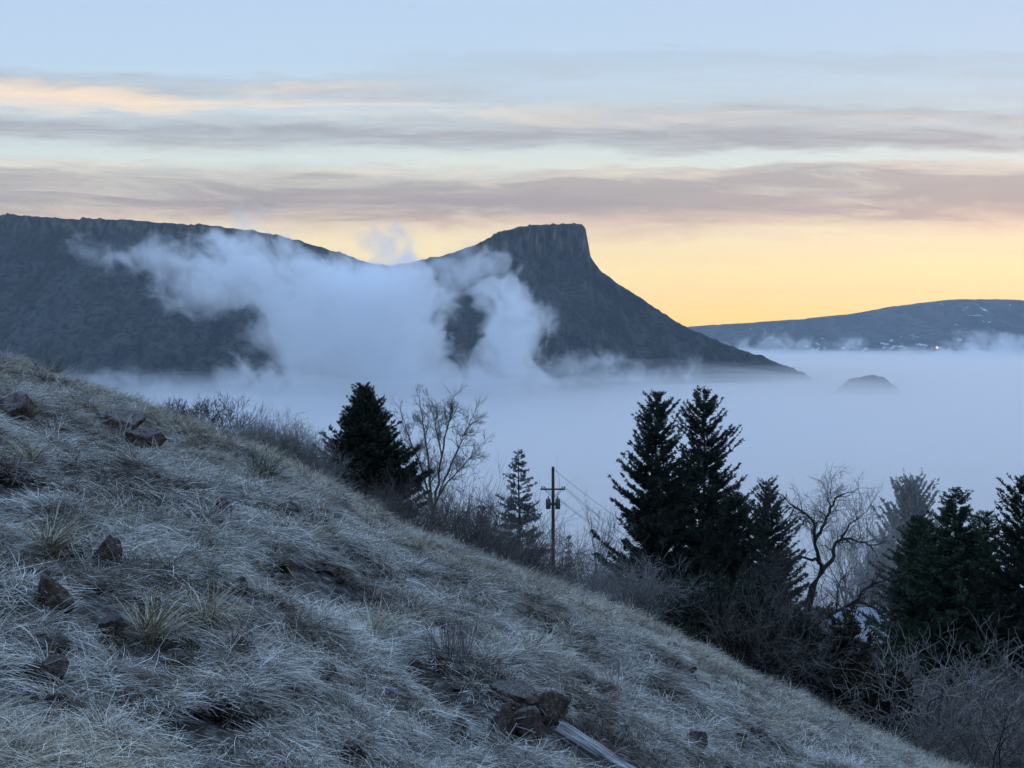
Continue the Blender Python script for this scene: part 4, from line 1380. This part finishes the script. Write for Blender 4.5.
rowof(880, 1030, 6, [(880, 650), (900, 634), (960, 646), (1024, 628)], (52, 60), 'bold', 'frosted leafless shrub in front of the green spruces', 'frosted shrubs before the green spruces', 1.3, 12)
rowof(870, 1040, 7, [(870, 700), (930, 680), (1030, 670)], (46, 52), 'dark', 'dark leafless shrub in the middle of the brush at the lower right', 'dark shrubs in the lower right brush', 1.3, 12)
rowof(870, 1040, 6, [(870, 690), (930, 655), (1030, 650)], (42, 48), 'bold', 'frosted leafless shrub in the middle of the brush at the lower right', G5, 1.3, 14)
rowof(900, 1050, 5, [(900, 740), (960, 712), (1040, 700)], (36, 40), 'dark', 'dark leafless shrub low in the lower right corner', 'low brush in the lower right corner', 1.1, 10)
rowof(905, 1040, 4, [(900, 735), (960, 700), (1040, 690)], (34, 38), 'bold', 'pale branched shrub low in the lower right corner', 'pale low brush in the lower right corner', 1.1, 10)
bare_tree(1000, 668, 33, 51, 'dark crooked sapling in the brush at the lower right corner', name='bare_sapling', stems=2, spread=0.6, trop=0.04, nchild=(4, 3, 3, 2), maxlev=4, rad=0.022, wig=0.22)
bare_tree(905, 700, 34, 52, 'small dark bare sapling where the brush meets the grass', name='bare_sapling', stems=2, spread=0.6, trop=0.03, nchild=(4, 3, 3, 2), maxlev=4, rad=0.02, wig=0.22)
rowof(600, 1040, 14, [(600, 565), (800, 575), (1040, 590)], (98, 120), 'tall', 'far hazy leafless shrub seen between the trees', 'far hazy shrubs', 1.3)

# ------------------------------------------------------------------ utility pole, wires
m_pole = tint_mat('creosoted_pole', [(0.0, (0.06, 0.045, 0.036)), (1.0, (0.10, 0.08, 0.07))], patch=3.0, patch_col=(0.04, 0.03, 0.026))
m_metal = tint_mat('grey_metal', [(0.0, (0.10, 0.105, 0.11)), (1.0, (0.2, 0.2, 0.2))], rough=0.55)
m_porc = tint_mat('brown_insulator', [(0.0, (0.07, 0.04, 0.03)), (1.0, (0.1, 0.06, 0.05))], rough=0.3)


def utility_pole(px, top, Y, label):
    c_ = at(px, Y)
    u_ = Y / F
    h = (EYE - (top - HZ) * u_) - c_.z
    e_ = empty('utility_pole', c_)
    B = Bld(); B.tube([(0, 0, -0.6), (0.01, 0, h * 0.4), (0.0, 0, h)], [0.15, 0.13, 0.10], 12)
    B.tube([(0, 0, h), (0, 0, h + 0.03)], [0.10, 0.01], 12)
    link('pole', B.mesh('pole', m_pole), None, e_)
    za = h - 22 * u_
    B = Bld(); B.box((-0.86, -0.16, za - 0.055), (0.84, -0.105, za + 0.055))
    ca = link('crossarm', B.mesh('crossarm', m_pole, False), None, e_)
    for sx in (-1, 1):
        B = Bld(); B.tube([(sx * 0.55, -0.135, za - 0.06), (sx * 0.06, -0.125, za - 0.55)], [0.018, 0.018], 5)
        link('brace', B.mesh('brace', m_metal), None, ca)
    tips = []
    for x in (-0.78, -0.62, 0.62, 0.78):
        B = Bld(); B.tube([(x, -0.13, za + 0.055), (x, -0.13, za + 0.09), (x, -0.13, za + 0.12), (x, -0.13, za + 0.17), (x, -0.13, za + 0.20)], [0.02, 0.055, 0.03, 0.055, 0.015], 8)
        link('insulator', B.mesh('insulator', m_porc), None, ca)
        tips.append(c_ + Vector((x, -0.13, za + 0.19)))
    for sx in (-1, 1):
        B = Bld()
        zt = h - 37 * u_
        B.tube([(sx * 0.33, 0, zt - 0.36), (sx * 0.33, 0, zt - 0.34), (sx * 0.33, 0, zt + 0.32), (sx * 0.33, 0, zt + 0.36), (sx * 0.33, 0, zt + 0.37)], [0.02, 0.175, 0.175, 0.15, 0.02], 14)
        tr = link('transformer', B.mesh('transformer', m_metal), None, e_)
        B = Bld(); B.tube([(sx * 0.33, 0, zt + 0.37), (sx * 0.33, 0, zt + 0.45), (sx * 0.33, 0, zt + 0.58)], [0.035, 0.05, 0.02], 8)
        link('bushing', B.mesh('bushing', m_porc), None, tr)
        B = Bld(); B.box((min(sx * 0.10, sx * 0.19), -0.04, zt - 0.1), (max(sx * 0.10, sx * 0.19), 0.04, zt + 0.1))
        link('bracket', B.mesh('bracket', m_metal, False), None, tr)
    tag(e_, label, 'utility pole')
    tips.append(c_ + Vector((0, 0, h - 0.1)))
    tips.append(c_ + Vector((0, -0.12, h - 62 * u_)))
    return tips


tA = utility_pole(553, 467, 86, 'wooden utility pole with a crossarm and two transformers on the crest')
tB = utility_pole(722, 560, 150, 'second wooden utility pole down the slope behind the twin spruces')
NAMES = ['left wire from the crossarm of the utility pole', 'inner left wire from the crossarm of the utility pole', 'inner right wire from the crossarm of the utility pole',
         'outermost right wire from the crossarm of the utility pole', 'topmost wire running from the tip of the utility pole', 'lowest sagging cable from the utility pole shaft']
for i, (pa, pb) in enumerate(zip(tA, tB)):
    t = np.linspace(0, 1, 30)
    P3 = np.array(pa)[None] * (1 - t[:, None]) + np.array(pb)[None] * t[:, None]
    P3[:, 2] -= 4 * 1.5 * t * (1 - t)
    B = Bld(); B.tube(P3, np.full(30, 0.015 if i < 5 else 0.024), 4)
    o = link('power_line', B.mesh('power_line', m_metal))
    tag(o, NAMES[i], 'wire')

# ------------------------------------------------------------------ houses in the trees
m_roof = tint_mat('frosted_roof', [(0.0, (0.32, 0.34, 0.36)), (1.0, (0.3, 0.3, 0.3))], patch=1.2, patch_col=(0.24, 0.25, 0.26))
m_wall = tint_mat('painted_boards', [(0.0, (0.22, 0.21, 0.20)), (1.0, (0.3, 0.3, 0.3))], patch=2.0, patch_col=(0.18, 0.17, 0.16))
m_white = tint_mat('white_paint', [(0.0, (0.78, 0.79, 0.8)), (1.0, (0.8, 0.8, 0.8))])
m_pane = tint_mat('dark_pane', [(0.0, (0.02, 0.022, 0.025)), (1.0, (0.02, 0.02, 0.02))], rough=0.1)


def house(name, c_, L, D, H_, rise, rz, roof, wall, label, group=None, windows=True):
    e_ = empty(name, c_, rz)
    B = Bld(); B.box((-L / 2, -D / 2, -2.0), (L / 2, D / 2, H_))
    for sx in (-1, 1):
        x = sx * (L / 2 - 0.01)
        B.raw([(x, -D / 2, H_), (x, D / 2, H_), (x, 0.02, H_ + rise), (x, -0.02, H_ + rise)], [(0, 1, 2, 3)])
    link('wall', B.mesh('wall', wall, False), None, e_)
    B = Bld(); ov = 0.4; sl = rise / (D / 2)
    for sy in (-1, 1):
        a_ = (sy * (D / 2 + ov), H_ - ov * sl + 0.04); b_ = (0, H_ + rise + 0.04)
        X0, X1 = -L / 2 - ov, L / 2 + ov
        V = [(X0, a_[0], a_[1]), (X1, a_[0], a_[1]), (X1, b_[0], b_[1]), (X0, b_[0], b_[1])]
        V += [(x, y, z + 0.14) for x, y, z in V]
        B.raw(V, [(0, 3, 2, 1), (4, 5, 6, 7), (0, 1, 5, 4), (1, 2, 6, 5), (2, 3, 7, 6), (3, 0, 4, 7)])
    link('roof', B.mesh('roof', roof, False), None, e_)
    if windows:
        for wx in (-L / 4, L / 4):
            B = Bld(); B.box((wx - 0.55, -D / 2 - 0.06, H_ * 0.4), (wx + 0.55, -D / 2 - 0.004, H_ * 0.85))
            w_ = link('window', B.mesh('window', m_white, False), None, e_)
            B = Bld(); B.box((wx - 0.45, -D / 2 - 0.08, H_ * 0.4 + 0.1), (wx + 0.45, -D / 2 - 0.062, H_ * 0.85 - 0.1))
            link('pane', B.mesh('pane', m_pane, False), None, w_)
    tag(e_, label, 'house', group=group)


Y = 104.0
u_ = Y / F
c_ = Vector(((868 - 512) * u_, Y, EYE - (609 - HZ) * u_ - 5.0))
house('house', c_, 7.5, 7.0, 2.6, 2.4, R(8), m_roof, m_wall, 'house with a pale frosted roof glimpsed under the gnarled bare tree')
Y = 92.0
c_ = at(998, Y); c_.z = EYE - (617 - HZ) / F * Y - 3.2
house('shed', c_, 3.0, 2.4, 2.3, 0.9, R(-20), m_white, m_white, 'small white shed almost hidden among the green spruces', windows=False)

# ------------------------------------------------------------------ far settlement on the hills
def far_z(x, y):
    i = int(np.clip((x - FAR_X[0, 0]) / (FAR_X[1, 0] - FAR_X[0, 0]), 0, FAR_X.shape[0] - 1))
    j = int(np.clip((y - FAR_Y[0, 0]) / (FAR_Y[0, 1] - FAR_Y[0, 0]), 0, FAR_Y.shape[1] - 1))
    return float(FAR_Z[i, j])


def far_hit(px, py):
    for y in np.linspace(4720, 6000, 400):
        x = (px - 512) / F * y
        if EYE - (py - HZ) / F * y <= far_z(x, y):
            return Vector((x, y, far_z(x, y)))
    return Vector(((px - 512) / F * 5000, 5000, far_z((px - 512) / F * 5000, 5000)))


rh = random.Random(4)
for i in range(30):
    px = rh.uniform(800, 905) if i < 24 else rh.uniform(905, 1010)
    py = 352.5 + rh.uniform(-6, 4) + (1 if px < 880 else -6)
    c_ = far_hit(px, py)
    house('far_house', c_, rh.uniform(11, 20), rh.uniform(9, 12), 5, 3.5, rh.uniform(-0.6, 0.6), m_roof if rh.random() < 0.7 else m_white, m_white if rh.random() < 0.5 else m_wall,
          'tiny pale house at the foot of the far hills above the fog', 'far houses at the foot of the hills', windows=False)

m_lamp, nt, out = new_mat('lit_lamp')
em = nt.new('ShaderNodeEmission')
em.inputs[0].default_value = (1.0, 0.52, 0.2, 1)
em.inputs[1].default_value = 2.2
nt.l.new(em.outputs[0], out.inputs['Surface'])


def lamp(px, py, size, label):
    c_ = far_hit(px, py + 2)
    e_ = empty('floodlight', c_)
    zt = EYE - (py - HZ) / F * c_.y - c_.z
    B = Bld(); B.tube([(0, 0, -2), (0, 0, zt)], [0.5, 0.35], 8)
    link('mast', B.mesh('mast', m_metal), None, e_)
    B = Bld(); q = np.linspace(-1, 1, 9)
    B.tube([(0, t * size, zt) for t in q], [max(0.02, size * math.sqrt(1 - t * t)) for t in q], 12)
    link('lamp', B.mesh('lamp', m_lamp), None, e_)
    tag(e_, label, 'floodlight')


lamp(937, 347.5, 5.5, 'bright orange lit floodlight at the foot of the far hills')
lamp(932, 347.8, 1.8, 'faint orange lit lamp just left of the bright floodlight')
lamp(949, 348, 1.6, 'faint orange lit lamp just right of the bright floodlight')
